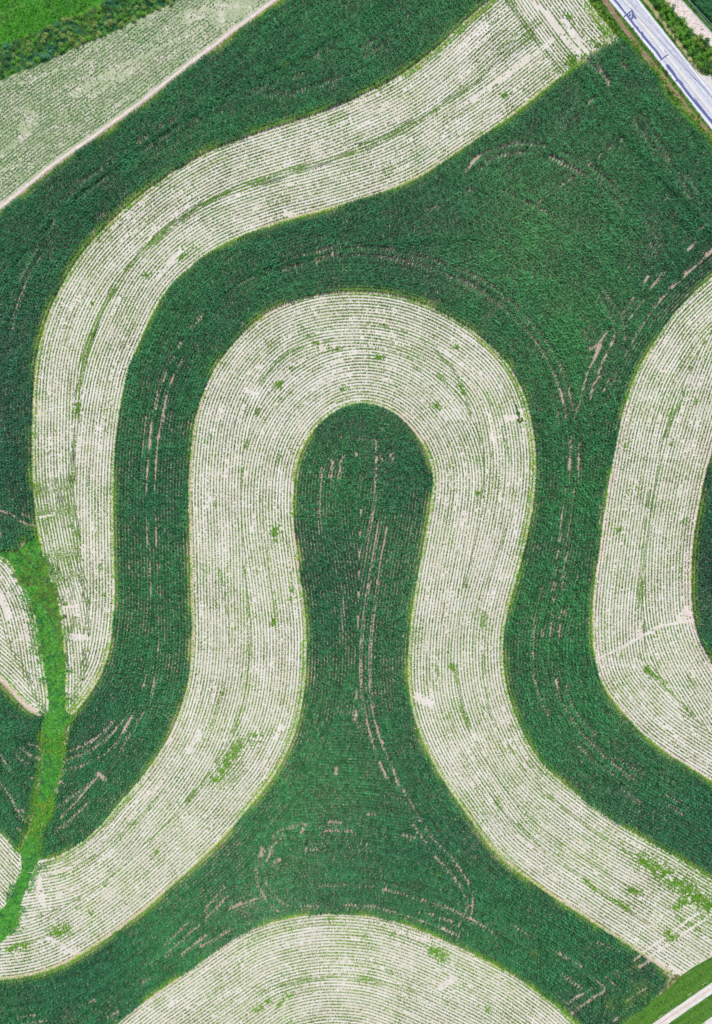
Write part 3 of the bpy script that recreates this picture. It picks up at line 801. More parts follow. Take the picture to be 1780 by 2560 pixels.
SOY_SPEC = (
    ('A', [(e["C1"], 60, 0), (e["C2"], 60, 0), (e["AL"], 60, 0), (cu["AE"][int(len(cu["AE"]) * .22):], 17, 1)], "soybean rows on the S-shaped pale strip from the top edge down to the waterway"),
    ('B', [(e["BO"], 60, 0), (e["BI"], 60, 0)], "soybean rows on the big pale horseshoe strip round the teardrop corn"),
    ('D', [(e["DT"], 60, 0)], "soybean rows arching over the pale dome at the bottom edge"),
    ('E', [(e["EL"], 60, 0), (e["ER"], 60, 0)], "soybean rows on the pale strip along the right edge"),
    ('G', [(e["GL"], 60, 0), (e["GR"], 9, 0)], "soybean rows on the small rounded pale strip left of the waterway"),
    ('I', [(e["IT"], 60, 0)], "soybean rows on the smallest pale strip beside the waterway's lower end"),
)
ALLBARE = BARE
for key, edges, lab in SOY_SPEC:
    poly = POLY[key]
    fixed = []
    for c, r, p in edges:
        c = resample(c, .5)
        a = inside(c + normals(c)[0] * .8, poly).mean()
        b = inside(c - normals(c)[0] * .8, poly).mean()
        fixed.append((extend(c, 14), 1 if a > b else -1, r, p))
    P, ang, rid = rows(poly, fixed, .76, .24, .05, 1.0, overlap=1.6 if key in 'AG' else .6)
    # straw residue between the rows: long ribbons of lighter and darker soil
    order = np.arange(len(P) - 1)
    same = (rid[1:] == rid[:-1])
    u = np.arange(len(P)) * .24
    nm = np.stack([-np.sin(ang), np.cos(ang)], 1)
    mid = P + nm * .38
    st = noise(np.c_[u, rid * 3.7], 9, 21, 3)
    fine = noise(mid, .7, 22, 2)
    keepq = np.nonzero(same & (st[:-1] > .5))[0]
    hw = (.04 + .06 * fine + .5 * np.clip(st - .5, 0, .16))
    Va, Vb = mid + nm * hw[:, None], mid - nm * hw[:, None]
    ok = inside(Va, poly) & inside(Vb, poly)
    keepq = keepq[ok[keepq] & ok[keepq + 1]]
    z = .014
    V = np.stack([np.c_[Va[keepq], np.full(len(keepq), z)], np.c_[Vb[keepq], np.full(len(keepq), z)], np.c_[Vb[keepq + 1], np.full(len(keepq), z)], np.c_[Va[keepq + 1], np.full(len(keepq), z)]], 1).reshape(-1, 3)
    tone = np.clip(.595 + .16 * (noise(np.c_[u, rid * 1.3], 14, 23, 2)[keepq] - .5), .5, .72)
    cc = np.stack([tone * 1.03, tone * .98, tone * .89], 1)
    cc = np.repeat(cc, 4, 0)
    me = raw_mesh("straw_litter", V, np.arange(len(V)), np.arange(len(keepq)) * 4, cc)
    tag(link("straw_litter", me, M_STRAW), "loose straw between the " + lab.split("rows", 1)[0] + "rows" + lab.split("rows", 1)[1], "straw", "straw on the pale strips", "stuff")
    # dense double-drilled streaks
    xs, ya = [P], [ang]
    kind = [np.zeros(len(P))]
    for pl, w in DENSE:
        c = resample(catmull(pl, 6) if len(pl) > 2 else pl, .24)
        if not inside(c[len(c) // 2:len(c) // 2 + 1], poly)[0]:
            continue
        nmn, tg = normals(c)
        w *= 2 * .5
        m = max(1, int(2 * w / .42))
        for j in range(m):
            off = (j - (m - 1) / 2) * .42
            t0, t1 = RNG.uniform(0, .14), RNG.uniform(.86, 1)
            a0, a1 = int(t0 * len(c)), int(t1 * len(c))
            q = (c + nmn * off)[a0:a1] + RNG.normal(0, .05, (a1 - a0, 2))
            th = noise(q, 3.5, 31 + j, 2) > .43
            xs.append(q[th])
            ya.append(np.arctan2(tg[a0:a1, 1], tg[a0:a1, 0])[th])
            kind.append(np.full(th.sum(), .61))
    # scattered seedlings off the row
    ns = int(len(P) * .10)
    s_ = P[RNG.integers(0, len(P), ns)] + RNG.normal(0, .3, (ns, 2))
    s_ = s_[noise(s_, 9, 41, 2) > .47]
    xs.append(s_)
    ya.append(np.zeros(len(s_)))
    kind.append(np.full(len(s_), .2))
    # long green stretches where weeds and volunteers fill the space between the rows
    grn = noise(np.c_[u, rid * 1.6], 13, 57, 3) + .25 * (noise(P, 20, 58) - .5)
    s_ = np.repeat(P[grn > .60], 2, 0)
    s_ = s_ + RNG.normal(0, .2, s_.shape)
    xs.append(s_)
    ya.append(np.zeros(len(s_)))
    kind.append(np.full(len(s_), .51))
    P0, rid0 = P, rid
    P, ang, kd = np.vstack(xs), np.concatenate(ya), np.concatenate(kind)
    k = inside(P, poly) & erase(P, ALLBARE, .9)
    # weak stretches along a row
    weak = np.zeros(len(P))
    weak[:len(P0)] = noise(np.c_[np.arange(len(P0)) * .24, rid0 * 5.1], 6, 51, 3)
    nz = noise(P, 12, 52, 2)
    drop = (weak > .70 + .25 * (nz - .5)) & (RNG.random(len(P)) < .5)
    k &= ~drop & (RNG.random(len(P)) > .04)
    P, ang, kd = P[k], ang[k], kd[k]
    n = len(P)
    g = RNG.uniform(.65, 1.35, n) * (.85 + .4 * (noise(P, 8, 53) - .3))
    base = np.array([.155, .29, .042])
    lush = np.array([.15, .34, .03])
    mixv = np.clip(kd + .5 * (noise(P, 7, 54, 2) - .45), 0, 1)[:, None]
    col = (base * (1 - mixv) + lush * mixv) * g[:, None]
    scl = RNG.uniform(.6, 1.15, n) * (.88 + .5 * (noise(P, 4, 55, 2) - .5))
    scl[kd == .2] *= .75
    scl[kd == .51] *= .55
    scl[kd == .61] *= .85
    o = scatter("soybean_rows", SOY, P, RNG.uniform(0, 6.28, n), scl, col, M_LEAF, .005)
    tag(o, lab, "soybean rows", "soybean rows on the pale strips", "stuff")
    print(key, n, len(keepq))

# weeds in the strips (one mass)
xs = []
for pl, w in WEEDS:
    c = resample(pl, .3) if len(pl) > 1 else pl
    n = int(max(26, len(c) * 20 * w))
    q = c[RNG.integers(0, len(c), n)] + RNG.normal(0, w * .72, (n, 2)) * (1 + .9 * (RNG.random((n, 1)) < .25))
    xs.append(q[noise(q, 1.1, 66, 2) > .42])
P = np.vstack(xs)
k = inside(P, POLY['A']) | inside(P, POLY['B']) | inside(P, POLY['D']) | inside(P, POLY['E']) | inside(P, POLY['I'])
P = P[k]
n = len(P)
col = (np.array([.16, .38, .025]) + np.array([.06, .02, .01]) * RNG.normal(0, .6, (n, 1))) * RNG.uniform(.6, 1.3, n)[:, None]
o = scatter("weeds", WEED, P, RNG.uniform(0, 6.28, n), RNG.uniform(.4, .85, n), col, M_LEAF)
tag(o, "bright green weed patches choking the soybean rows", "weeds", kind="stuff")


# ------------------------------------------------------------------ grass, verges, margins
def fill(poly, dens, lim=True):
    lo, hi = poly.min(0), poly.max(0)
    if lim:
        lo, hi = np.maximum(lo, (-107, -142)), np.minimum(hi, (107, 142))
    n = int((hi - lo).prod() * dens)
    P = lo + RNG.random((n, 2)) * (hi - lo)
    return P[inside(P, poly)]


def grass(name, P, cols, label, cat_, size=(.6, 1.2), tm=None, nsc=6, seed=61, mat=None):
    n = len(P)
    a = np.clip(noise(P, nsc, seed, 3) * 2 - .5, 0, 1)[:, None]
    b = np.clip(noise(P, nsc * .35, seed + 1, 2) * 2.6 - .95, 0, 1)[:, None]
    c = (np.array(cols[0]) * (1 - a) + np.array(cols[1]) * a) * (1 - b) + np.array(cols[2]) * b
    c = c * RNG.uniform(.65, 1.35, n)[:, None]
    o = scatter(name, tm or TUFT, P, RNG.uniform(0, 6.28, n), RNG.uniform(*size, n), c, mat or M_GRASS)
    return tag(o, label, cat_, kind="stuff")


CL = TUFT + WEED
# waterway
WAT = cat(W([(-150, 1356), (0, 1378), (34, 1380), (60, 1362), (98, 1342)]), cu["AL"], W([(180, 1792)]), cu["WR"], cu["WB"], rev(cu["IR"]), rev(cu["HR"]), rev(cu["GR"]))
sheet("grassy_waterway", WAT, .012, M_WATER, "turf floor of the grassy waterway between the left-hand strips", "waterway")
P = fill(WAT, 9)
ring = resample(np.vstack([WAT, WAT[:1]]), .1)
ring = ring[(ring[:, 0] > -95) & (ring[:, 1] < 0)]
rg = ring[RNG.integers(0, len(ring), 10500)] + RNG.normal(0, 1.25, (10500, 2))
rg = rg[noise(rg, 2.5, 73, 2) > .47]
P = np.vstack([P, rg])
py = 1280 - P[:, 1] * 10
dry = np.exp(-((py - 1500) / 110) ** 2) * (noise(P, 3, 71, 2) > .45)
o = grass("tall_grass", P, [(.08, .38, .045), (.14, .47, .06), (.06, .24, .08)], "bright green grass filling the waterway along the left edge", "grass", (.5, 1.1), CL, nsc=2.2)
P2 = P[(RNG.random(len(P)) < dry * .5)]
grass("dry_grass", P2 + .1, [(.42, .36, .14), (.32, .36, .08), (.2, .28, .05)], "straw coloured dry grass in the upper part of the waterway", "grass", (.9, 1.6), seed=75)

# north-west hayfield: thin green growth in faint rows
hs = cu["NW"]
P, ang, rid = rows(POLY['NW'], [(extend(hs, 30), 1 if inside(hs + normals(hs)[0] * .8, POLY['NW']).mean() > .5 else -1, 70, 0)], .76, .14, .05, 2.2)
HB = L(1, ([(500, 620), (620, 540), (760, 490)], 22), ([(160, 850), (230, 790), (190, 740)], 26), ([(0, 1035), (90, 960), (200, 880)], 12), ([(1250, 110), (1400, 80), (1596, 20)], 34), ([(780, 450), (1000, 350), (1300, 200), (1500, 90)], 10),
       ([(100, 570), (300, 500), (560, 400)], 5), ([(600, 640), (760, 540), (900, 450)], 12), ([(1440, 160), (1600, 50)], 22), ([(560, 300), (800, 200), (1050, 80)], 6)) + L(2, ([(0, 110), (90, 30)], 26), ([(0, 40), (60, 0)], 20))
k = erase(P, HB, .8)
P, ang, rid = P[k], ang[k], rid[k]
u = np.arange(len(P)) * .3
u = np.arange(len(P)) * .14
st = .5 * noise(np.c_[u, rid * 1.1], 7, 81, 3) + .5 * noise(np.c_[u, rid * 4.3], 4, 84, 2)
px, py = P[:, 0] * 10 + 890, 1280 - P[:, 1] * 10
dens = .92 + .7 * (noise(P, 14, 82, 2) - .5) + 1.5 * (st - .5) - .22 * np.clip((px - 330) / 300, 0, 1) + .12 * np.clip((200 - px) / 200, 0, 1)
k = RNG.random(len(P)) < np.clip(dens, .08, .95)
P = P[k] + RNG.normal(0, .11, (k.sum(), 2))
n = len(P)
grass("thin_hay", P, [(.12, .27, .085), (.17, .32, .11), (.24, .33, .16)], "thin greyish green growth on the patchy field below the hedgerow", "hay", (.5, 1.0), SOY, 10, 83, M_LEAF)
k = fill(POLY['NW'], .5)
lines = L(1, ([(620, 820), (450, 660), (300, 760)], 0))
ribbon("dirt_track", [(offset(cu["NW"], .4), .36)], .018, M_DIRT, "narrow pale dirt line between the thin hayfield and the corn", "track", seed=4, rag=.4)

# far north-west meadow and hedgerow
MEA = cat(W([(-230, -190), (560, -190)]), rev(cu["HN"]), W([(-230, 205)]))
sheet("meadow", MEA, .012, M_MEADOW, "bright green meadow floor in the top left corner", "meadow")
P = fill(MEA, 8)
px, py = P[:, 0] * 10 + 890, 1280 - P[:, 1] * 10
k = np.abs(py - (34 - px * .38)) > 3
k &= ~((np.abs(py - (128 - px * .42 + 18 * np.sin(px / 60))) < 9) & (noise(P, 3, 93, 2) > .5))
grass("meadow_grass", P[k], [(.045, .25, .015), (.085, .34, .025), (.10, .24, .06)], "vivid green grass of the meadow in the top left corner", "grass", (.5, .95), CL, nsc=5, seed=91)
HED = cat(cu["HS"], rev(cu["HN"]))
sheet("hedgerow_floor", HED, .013, M_WATER, "rough turf under the bushes of the hedgerow", "ground")
P = fill(HED, 9)
grass("rough_grass", P, [(.17, .36, .09), (.30, .42, .15), (.10, .30, .20)], "rough mixed grass between the hedgerow bushes", "grass", (.9, 1.7), seed=95)

# road verges, road, yard
RL = [(1370, -190), (1522, 0), (1561, 47), (1649, 156), (1734, 266), (1780, 325), (1990, 590)]
RC = [(1410, -190), (1559, 0), (1668, 138), (1780, 281), (1990, 550)]
RR = [(1450, -190), (1598, 0), (1689, 115), (1743, 182), (1780, 230), (1990, 495)]
rl, rc, rr_ = curve(RL, 3), curve(RC, 3), curve(RR, 3)
VERL = cat(cu["CE"], W([(1990, 600)]), rev(rl), W([(1360, -190)]), rev(cu["AE"]))
sheet("roadside_verge", VERL, .012, M_TURF, "grass verge between the corn and the road's left edge", "verge")
VERR = cat(rr_, W([(1990, 300), (1990, -190), (1450, -190)]))
sheet("roadside_verge", VERR, .012, M_TURF, "grass verge between the road's right edge and the dirt yard", "verge")
ditch = curve([(1390, -150), (1514, 4), (1565, 78), (1612, 137), (1659, 194), (1715, 268), (1753, 312), (1850, 430)], 2)
ribbon("dry_ditch", [(ditch, .62)], .02, M_DITCH, "brown strip of dry earth along the left verge", "ditch", seed=6, rag=.6)
P = fill(VERL, 8)
P = P[(linedist(P, ditch, 2) > .55 + .35 * noise(P, 1, 97))]
dd = cdist(P, rl)
grass("verge_grass", P[dd > .15], [(.10, .26, .03), (.16, .34, .045), (.24, .28, .1)], "mixed green grass on the left verge beside the ditch", "grass", (.6, 1.3), nsc=4, seed=98)
tanr = curve([(1480, -170), (1615, 0), (1650, 46), (1696, 105), (1730, 155), (1762, 188)], 2)
ribbon("tan_margin", [(tanr, .5)], .02, M_VERGE, "tan strip of dry earth along the right verge", "margin", seed=8, rag=.5)
YARD = W([(1560, -190), (1664, 4), (1690, 34), (1712, 58), (1735, 83), (1758, 98), (1780, 118), (1800, 132), (1990, 330), (1990, 270), (1800, 105), (1758, 60), (1706, 0), (1640, -80), (1640, -190)])
sheet("dirt_yard", YARD, .018, M_DIRT, "pale dirt track between the bushes and the corner corn", "track")
DRV = W([(1736, 172), (1752, 186), (1766, 191), (1774, 186), (1790, 186), (1990, 330), (1990, 520), (1780, 236)])
sheet("driveway", DRV, .019, M_GRAVEL, "pale gravel driveway joining the road on its right side", "driveway")
P = fill(VERR, 8)
k = ~inside(P, YARD) & ~inside(P, DRV) & (linedist(P, tanr, 2) > .5) & (cdist(P, rr_) > .2)
grass("verge_grass", P[k], [(.10, .28, .02), (.16, .36, .03), (.09, .22, .05)], "mixed green grass on the right verge around the bushes", "grass", (.6, 1.3), nsc=4, seed=99)
P = fill(YARD, 1.6)
k = noise(P, 2.2, 101, 2) > .56
grass("yard_weeds", P[k], [(.06, .10, .04), (.14, .18, .07), (.05, .07, .04)], "sparse small weeds on the dirt track by the corner corn", "weeds", (.35, .7), SOY, 3, 102, M_LEAF)

sheet("road", cat(rl, rev(rr_)), .03, M_ROAD, "weathered pale asphalt road crossing the top right corner", "road")


def lerp_line(t):
    a, b = resample(rl, .5), resample(rr_, .5)
    n = 200
    ia, ib = np.linspace(0, len(a) - 1, n).astype(int), np.linspace(0, len(b) - 1, n).astype(int)
    return a[ia] * (1 - t) + b[ib] * t


ribbon("edge_line", [(offset(rl, .42), .09)], .036, M_WHITE, "white edge line on the road's left side", "road marking", seed=1, rag=.25)
ribbon("edge_line", [(offset(rr_, -.42), .09)], .036, M_WHITE, "white edge line on the road's right side", "road marking", seed=2, rag=.25)
ribbon("centre_line", [(offset(rc, .1), .06), (offset(rc, -.16), .06)], .036, M_YELLOW, "pale yellow double line down the road's middle", "road marking", seed=3, rag=.2)


def A(t, pts, w):
    return (resample(catmull(W(T(t, pts)), 6), .4) if len(pts) > 2 else W(T(t, pts)), w * .05)


ribbon("wheel_track", [(lerp_line(.17), .28), (lerp_line(.36), .24), (lerp_line(.65), .26), (lerp_line(.86), .3)], .034, M_WORN, "slightly darker worn wheel tracks along both lanes", "wheel tracks", seed=30, rag=.9)
ribbon("tar_patch", [A('a', [(150, -60), (190, 0), (300, 120), (390, 240), (480, 360), (530, 430)], 4.6), A('a', [(450, 485), (530, 430), (620, 350), (700, 290)], 4.2), A('a', [(530, 430), (600, 510), (650, 580), (740, 710), (860, 860), (945, 965)], 5.4),
                     A('a', [(640, 590), (700, 480), (695, 310)], 5), A('a', [(690, 380), (760, 480), (805, 545)], 5), A('a', [(600, 480), (640, 400)], 5), A('a', [(820, 760), (870, 800)], 4.5)], .040, M_TAR,
       "dark blue tar repair with cross pieces on the road near the top edge", "tar patch", seed=11, rag=.35)
ribbon("tar_patch", [A('a', [(960, 905), (985, 1000), (1080, 1120), (1230, 1300), (1400, 1500), (1520, 1690)], 6.2), A('b', [(95, 495), (200, 412), (298, 345)], 3.4)], .040, M_TAR,
       "dark blue tar repair ending in an L shaped cross piece", "tar patch", seed=12, rag=.3)
ribbon("tar_patch", [A('b', [(245, 585), (310, 660), (400, 780), (500, 930), (620, 1080), (760, 1270), (900, 1440), (1050, 1610), (1180, 1770), (1339, 1960), (1500, 2150)], 7.4), A('b', [(465, 965), (545, 985)], 4)], .040, M_TAR,
       "dark blue wavy tar repair nearest to the driveway", "tar patch", seed=13, rag=.4)
ribbon("oil_stain", [A('b', [(190, 240), (250, 320)], 3), A('b', [(350, 240), (390, 270)], 4), A('b', [(440, 150), (490, 190)], 3), A('a', [(630, 220), (690, 300)], 3.5), A('a', [(790, 130), (830, 200)], 3), A('a', [(760, 260), (820, 210)], 2),
                     A('b', [(480, 380), (600, 520), (750, 700), (900, 900), (1050, 1050), (1300, 1300)], 2.2), A('b', [(850, 850), (1000, 980), (1120, 1130)], 3), A('b', [(180, 480), (260, 560)], 3), A('b', [(900, 1370), (1000, 1450)], 3)], .038, M_STAIN,
       "grey smudges and cracks on the asphalt", "stain", seed=14, rag=.6)

# lawn, lane at the south-east corner
LAW = cat(cu["LW"], W([(1990, 2740), (1400, 2740)]))
sheet("lawn", LAW, .012, M_TURF, "mown lawn in the bottom right corner", "lawn")
lane = curve([(1500, 2672), (1650, 2560), (1780, 2470), (1980, 2330)], 2)
lanemid = lane
lane2 = curve([(1640, 2650), (1770, 2560), (1990, 2405)], 2)
ribbon("gravel_lane", [(lane, 1.12)], .02, M_GRAVEL, "white gravel lane crossing the lawn in the bottom right corner", "lane", seed=15, rag=.06)
ribbon("gravel_lane", [(lane2, .9)], .02, M_GRAVEL, "second white lane just showing at the bottom right corner", "lane", seed=16, rag=.06)
ribbon("wheel_track", [(lane, .22)], .026, M_TAN, "darker strip of fine stones along the lane's middle", "wheel tracks", seed=31, rag=.95)
P = fill(LAW, 14)
dl = linedist(P, lane, 40)
k = (linedist(P, lane, 3) > 1.5) & (linedist(P, lane2, 3) > 1.2)
P, dl = P[k], dl[k]
stripe = .5 + .5 * np.sin(np.where(dl > 1e6, 40, dl) * 2 * math.pi / 2.3)
n = len(P)
c = (np.array([.045, .17, .02]) * (1 - stripe[:, None]) + np.array([.17, .38, .035]) * stripe[:, None]) * RNG.uniform(.7, 1.3, n)[:, None]
o = scatter("lawn_grass", TUFT, P, RNG.uniform(0, 6.28, n), RNG.uniform(.35, .6, n), c, M_GRASS)
tag(o, "striped mown grass on both sides of the white lane", "grass", kind="stuff")
P = np.vstack([fill(cat(offset(resample(cu["LW"][:int(len(cu["LW"]) * .46)], .5), 0), rev(offset(resample(cu["LW"][:int(len(cu["LW"]) * .46)], .5), 1.2))), 10)])
grass("margin_grass", P, [(.20, .28, .03), (.14, .26, .03), (.28, .26, .10)], "yellowish grass between the teardrop corn's end and the lawn", "grass", (.7, 1.3), seed=110)

# tan and pink margins along the strips
ribbon("tan_margin", [(offset(sub(cu["EL"], (1567, 1000), (1500, 1705)), .95 if inside(offset(cu["EL"], .9), POLY['E']).mean() > .5 else -.95), .85),
                      (offset(sub(cu["EL"], (1528, 1746), (1780, 1952)), .6 if inside(offset(cu["EL"], .9), POLY['E']).mean() > .5 else -.6), .45)], .018, M_DIRT,
       "pinkish bare margin on the left edge of the right-hand strip", "margin", seed=20, rag=.3)
sE = 1 if inside(offset(cu["ER"], .9), POLY['E']).mean() > .5 else -1
ribbon("tan_margin", [(offset(sub(cu["ER"], (1900, 810), (1880, 1810)), sE * .9), .95)], .018, M_DIRT, "pinkish bare margin beside the corn sliver at the right edge", "margin", seed=21, rag=.3)
sB = 1 if inside(offset(cu["BI"], .6), POLY['B']).mean() > .5 else -1
ribbon("tan_margin", [(offset(sub(cu["BI"], (985, 1029), (1075, 1143)), sB * .4), .5), (offset(sub(cu["BI"], (0, 2448), (446, 2198)), sB * .3), .4), (offset(sub(cu["BI"], (1187, 2062), (1678, 2434)), sB * .3), .4),
                      (offset(sub(cu["BI"], (735, 1330), (764, 1545)), sB * .2), .3)], .018, M_TAN, "tan bare margin along the inner edge of the horseshoe strip", "margin", seed=22, rag=.6)
sA = 1 if inside(offset(cu["C2"], .6), POLY['A']).mean() > .5 else -1
ribbon("tan_margin", [(offset(sub(cu["C2"], (646, 575), (1391, 199)), sA * .15), .4)], .018, M_TAN, "tan bare margin along the lower edge of the S-shaped strip", "margin", seed=23, rag=.6)
ribbon("tan_margin", [(offset(sub(cu["C1"], (1310, -75), (1115, 98)), -.6 if inside(offset(cu["C1"], .6), POLY['A']).mean() > .5 else .6), .7), (offset(cu["AL"], .3 if inside(offset(cu["AL"], .6), POLY['A']).mean() > .5 else -.3), .4)], .018, M_DIRT,
       "pinkish bare margin along the upper edge of the S-shaped strip", "margin", seed=24, rag=.5)
sBo = 1 if inside(offset(cu["BO"], .6), POLY['B']).mean() > .5 else -1
ribbon("tan_margin", [(offset(sub(cu["BO"], (476, 1640), (511, 974)), sBo * .15), .35), (offset(sub(cu["BO"], (596, 843), (872, 728)), sBo * .1), .3), (offset(sub(cu["BO"], (1341, 1100), (1312, 1300)), -sBo * .35), .3)], .018, M_TAN,
       "tan bare margin along the outer edge of the horseshoe strip", "margin", seed=25, rag=.6)
sD = 1 if inside(offset(cu["DT"], .6), POLY['D']).mean() > .5 else -1
ribbon("tan_margin", [(offset(cu["DT"], sD * .15), .35)], .018, M_TAN, "tan bare margin along the top of the dome-shaped strip", "margin", seed=26, rag=.6)
sG = 1 if inside(offset(cu["GL"], .4), POLY['G']).mean() > .5 else -1
ribbon("tan_margin", [(offset(cu["GL"], -sG * .2), .5), (offset(cu["IT"], .2), .5)], .018, M_TAN, "tan bare margin along the small corn patch at the left", "margin", seed=27, rag=.5)


def band(specs):
    xs = []
    for c, off, w, dens, th in specs:
        c = resample(c, .25)
        nm, _ = normals(c)
        n = int(len(c) * .25 * w * dens * 1.8)
        i = RNG.integers(0, len(c), n)
        q = c[i] + nm[i] * (off + (RNG.random(n) - .5) * w * 1.25 + RNG.normal(0, .12, n))[:, None]
        xs.append(q[noise(q, 5, 120, 3) > th])
    return np.vstack(xs)


s1 = 1 if inside(offset(cu["C1"], .6), POLY['A']).mean() > .5 else -1
YG = [(.24, .56, .03), (.15, .48, .02), (.42, .56, .04)]
P = band([(sub(cu["C1"], (1240, -14), (1000, 188)), s1 * .6, 1.7, 16, .1), (sub(cu["C1"], (1000, 188), (600, 348)), s1 * .15, .6, 12, .4), (sub(cu["C1"], (600, 348), (346, 492)), s1 * .1, .6, 12, .3), (sub(cu["C1"], (346, 492), (169, 688)), s1 * .2, 1.1, 12, .2),
          (sub(cu["C1"], (169, 688), (98, 860)), s1 * .1, .9, 12, .2), (sub(cu["C1"], (98, 860), (85, 1226)), s1 * .3, 1.3, 11, .25), (sub(cu["C1"], (85, 1226), (98, 1342)), -s1 * .4, 1.8, 10, .3),
          (sub(cu["C2"], (178, 1789), (274, 1621)), sA * .5, 1.5, 11, .25), (sub(cu["C2"], (274, 1621), (289, 1113)), sA * .1, .8, 12, .25), (sub(cu["C2"], (289, 1113), (500, 647)), -sA * .1, .5, 12, .3),
          (sub(cu["C2"], (500, 647), (1015, 459)), -sA * .2, .7, 12, .3), (sub(cu["C2"], (1015, 459), (1458, 150)), -sA * .3, 1.0, 12, .25), (cu["AL"], .0, 1.2, 10, .3), (sub(cu["AE"], (1511, 109), (1470, 0)), .6, 2.6, 11, .1)])
grass("margin_grass", P, YG, "yellow green grass along both edges of the S-shaped strip", "grass", (.35, .7), CL, seed=121)
P = band([(sub(cu["BO"], (138, 2146), (348, 1952)), sBo * .5, 1.1, 11, .3), (sub(cu["BO"], (348, 1952), (482, 1602)), sBo * .3, .6, 11, .42), (sub(cu["BO"], (482, 1602), (511, 974)), 0, .6, 12, .35), (sub(cu["BO"], (511, 974), (872, 728)), 0, .6, 12, .4),
          (sub(cu["BO"], (872, 728), (1190, 831)), sBo * .3, .9, 12, .25), (sub(cu["BO"], (1190, 831), (1325, 1030)), sBo * .6, 1.6, 12, .15), (sub(cu["BO"], (1325, 1030), (1312, 1365)), sBo * .6, 1.7, 12, .15), (sub(cu["BO"], (1312, 1365), (1257, 1602)), sBo * .2, 1.0, 12, .2),
          (sub(cu["BO"], (1257, 1602), (1508, 2034)), sBo * .1, 1.1, 12, .2), (sub(cu["BO"], (1508, 2034), (1980, 2310)), 0, .9, 12, .25),
          (sub(cu["BI"], (0, 2448), (595, 2051)), -sB * .1, .6, 12, .36), (sub(cu["BI"], (595, 2051), (767, 1602)), sB * .5, 1.3, 12, .3), (sub(cu["BI"], (767, 1602), (736, 1188)), sB * .2, .9, 12, .38), (sub(cu["BI"], (736, 1188), (985, 1029)), sB * .1, .9, 12, .32),
          (sub(cu["BI"], (1060, 1110), (1034, 1508)), sB * .1, .9, 12, .25), (sub(cu["BI"], (1034, 1508), (1108, 1949)), sB * .0, 1.0, 12, .2), (sub(cu["BI"], (1108, 1949), (1377, 2238)), sB * .2, .8, 12, .3), (sub(cu["BI"], (1377, 2238), (1678, 2434)), 0, .5, 12, .4)])
grass("margin_grass", P, YG, "yellow green grass along both edges of the horseshoe strip", "grass", (.35, .7), CL, seed=125)
sEl = 1 if inside(offset(cu["EL"], .9), POLY['E']).mean() > .5 else -1
P = band([(sub(cu["EL"], (1950, 563), (1567, 1000)), sEl * .1, .9, 12, .2), (sub(cu["EL"], (1567, 1000), (1481, 1527)), 0, .4, 12, .4), (sub(cu["EL"], (1481, 1527), (1528, 1746)), 0, .7, 12, .3), (sub(cu["EL"], (1528, 1746), (1980, 2072)), -sEl * .2, .7, 12, .3),
          (cu["ER"], -sE * .3, .7, 12, .3), (cu["DT"], -sD * .2, .6, 12, .42), (sub(cu["DT"], (1185, 2384), (1442, 2560)), sD * .2, 1.1, 11, .4), (cu["GR"], 0, 1.2, 10, .3), (cu["GL"], sG * .6, .8, 10, .3)])
grass("margin_grass", P, YG, "yellow green grass along the edges of the dome strip and right-hand strip", "grass", (.35, .7), CL, seed=129)
# yellowed corn and flowers beside the dirt line and the waterway
P = band([(sub(cu["NW"], (480, 160), (190, 375)), -2.0, 1.3, 5, .5), (sub(cu["NW"], (690, 0), (560, 100)), -1.8, 2.0, 5, .45)])
grass("yellow_flowers", P, [(.50, .50, .03), (.35, .42, .03), (.18, .30, .03)], "yellow flowering weeds along the corn beside the dirt line", "flowers", (.7, 1.2), WEED, 3, 131, M_LEAF)
P = band([(cu["NW"], -.9, .8, 11, .15)])
grass("margin_grass", P, [(.06, .17, .03), (.10, .22, .03), (.16, .22, .04)], "green grass along the narrow dirt line", "grass", (.35, .7), CL, seed=133)
P = band([(cu["WR"], 0, 3.6, 4, .50), (cu["HR"], 0, 3.4, 4, .50), (sub(cu["CE"], (1545, 98), (1950, 563)), .6, 1.8, 6, .35)])
grass("weeds", P, [(.13, .33, .03), (.10, .28, .03), (.24, .34, .04)], "yellow green weeds where the corn meets the waterway and the road verge", "weeds", (.7, 1.3), WEED, 3, 135, M_LEAF)


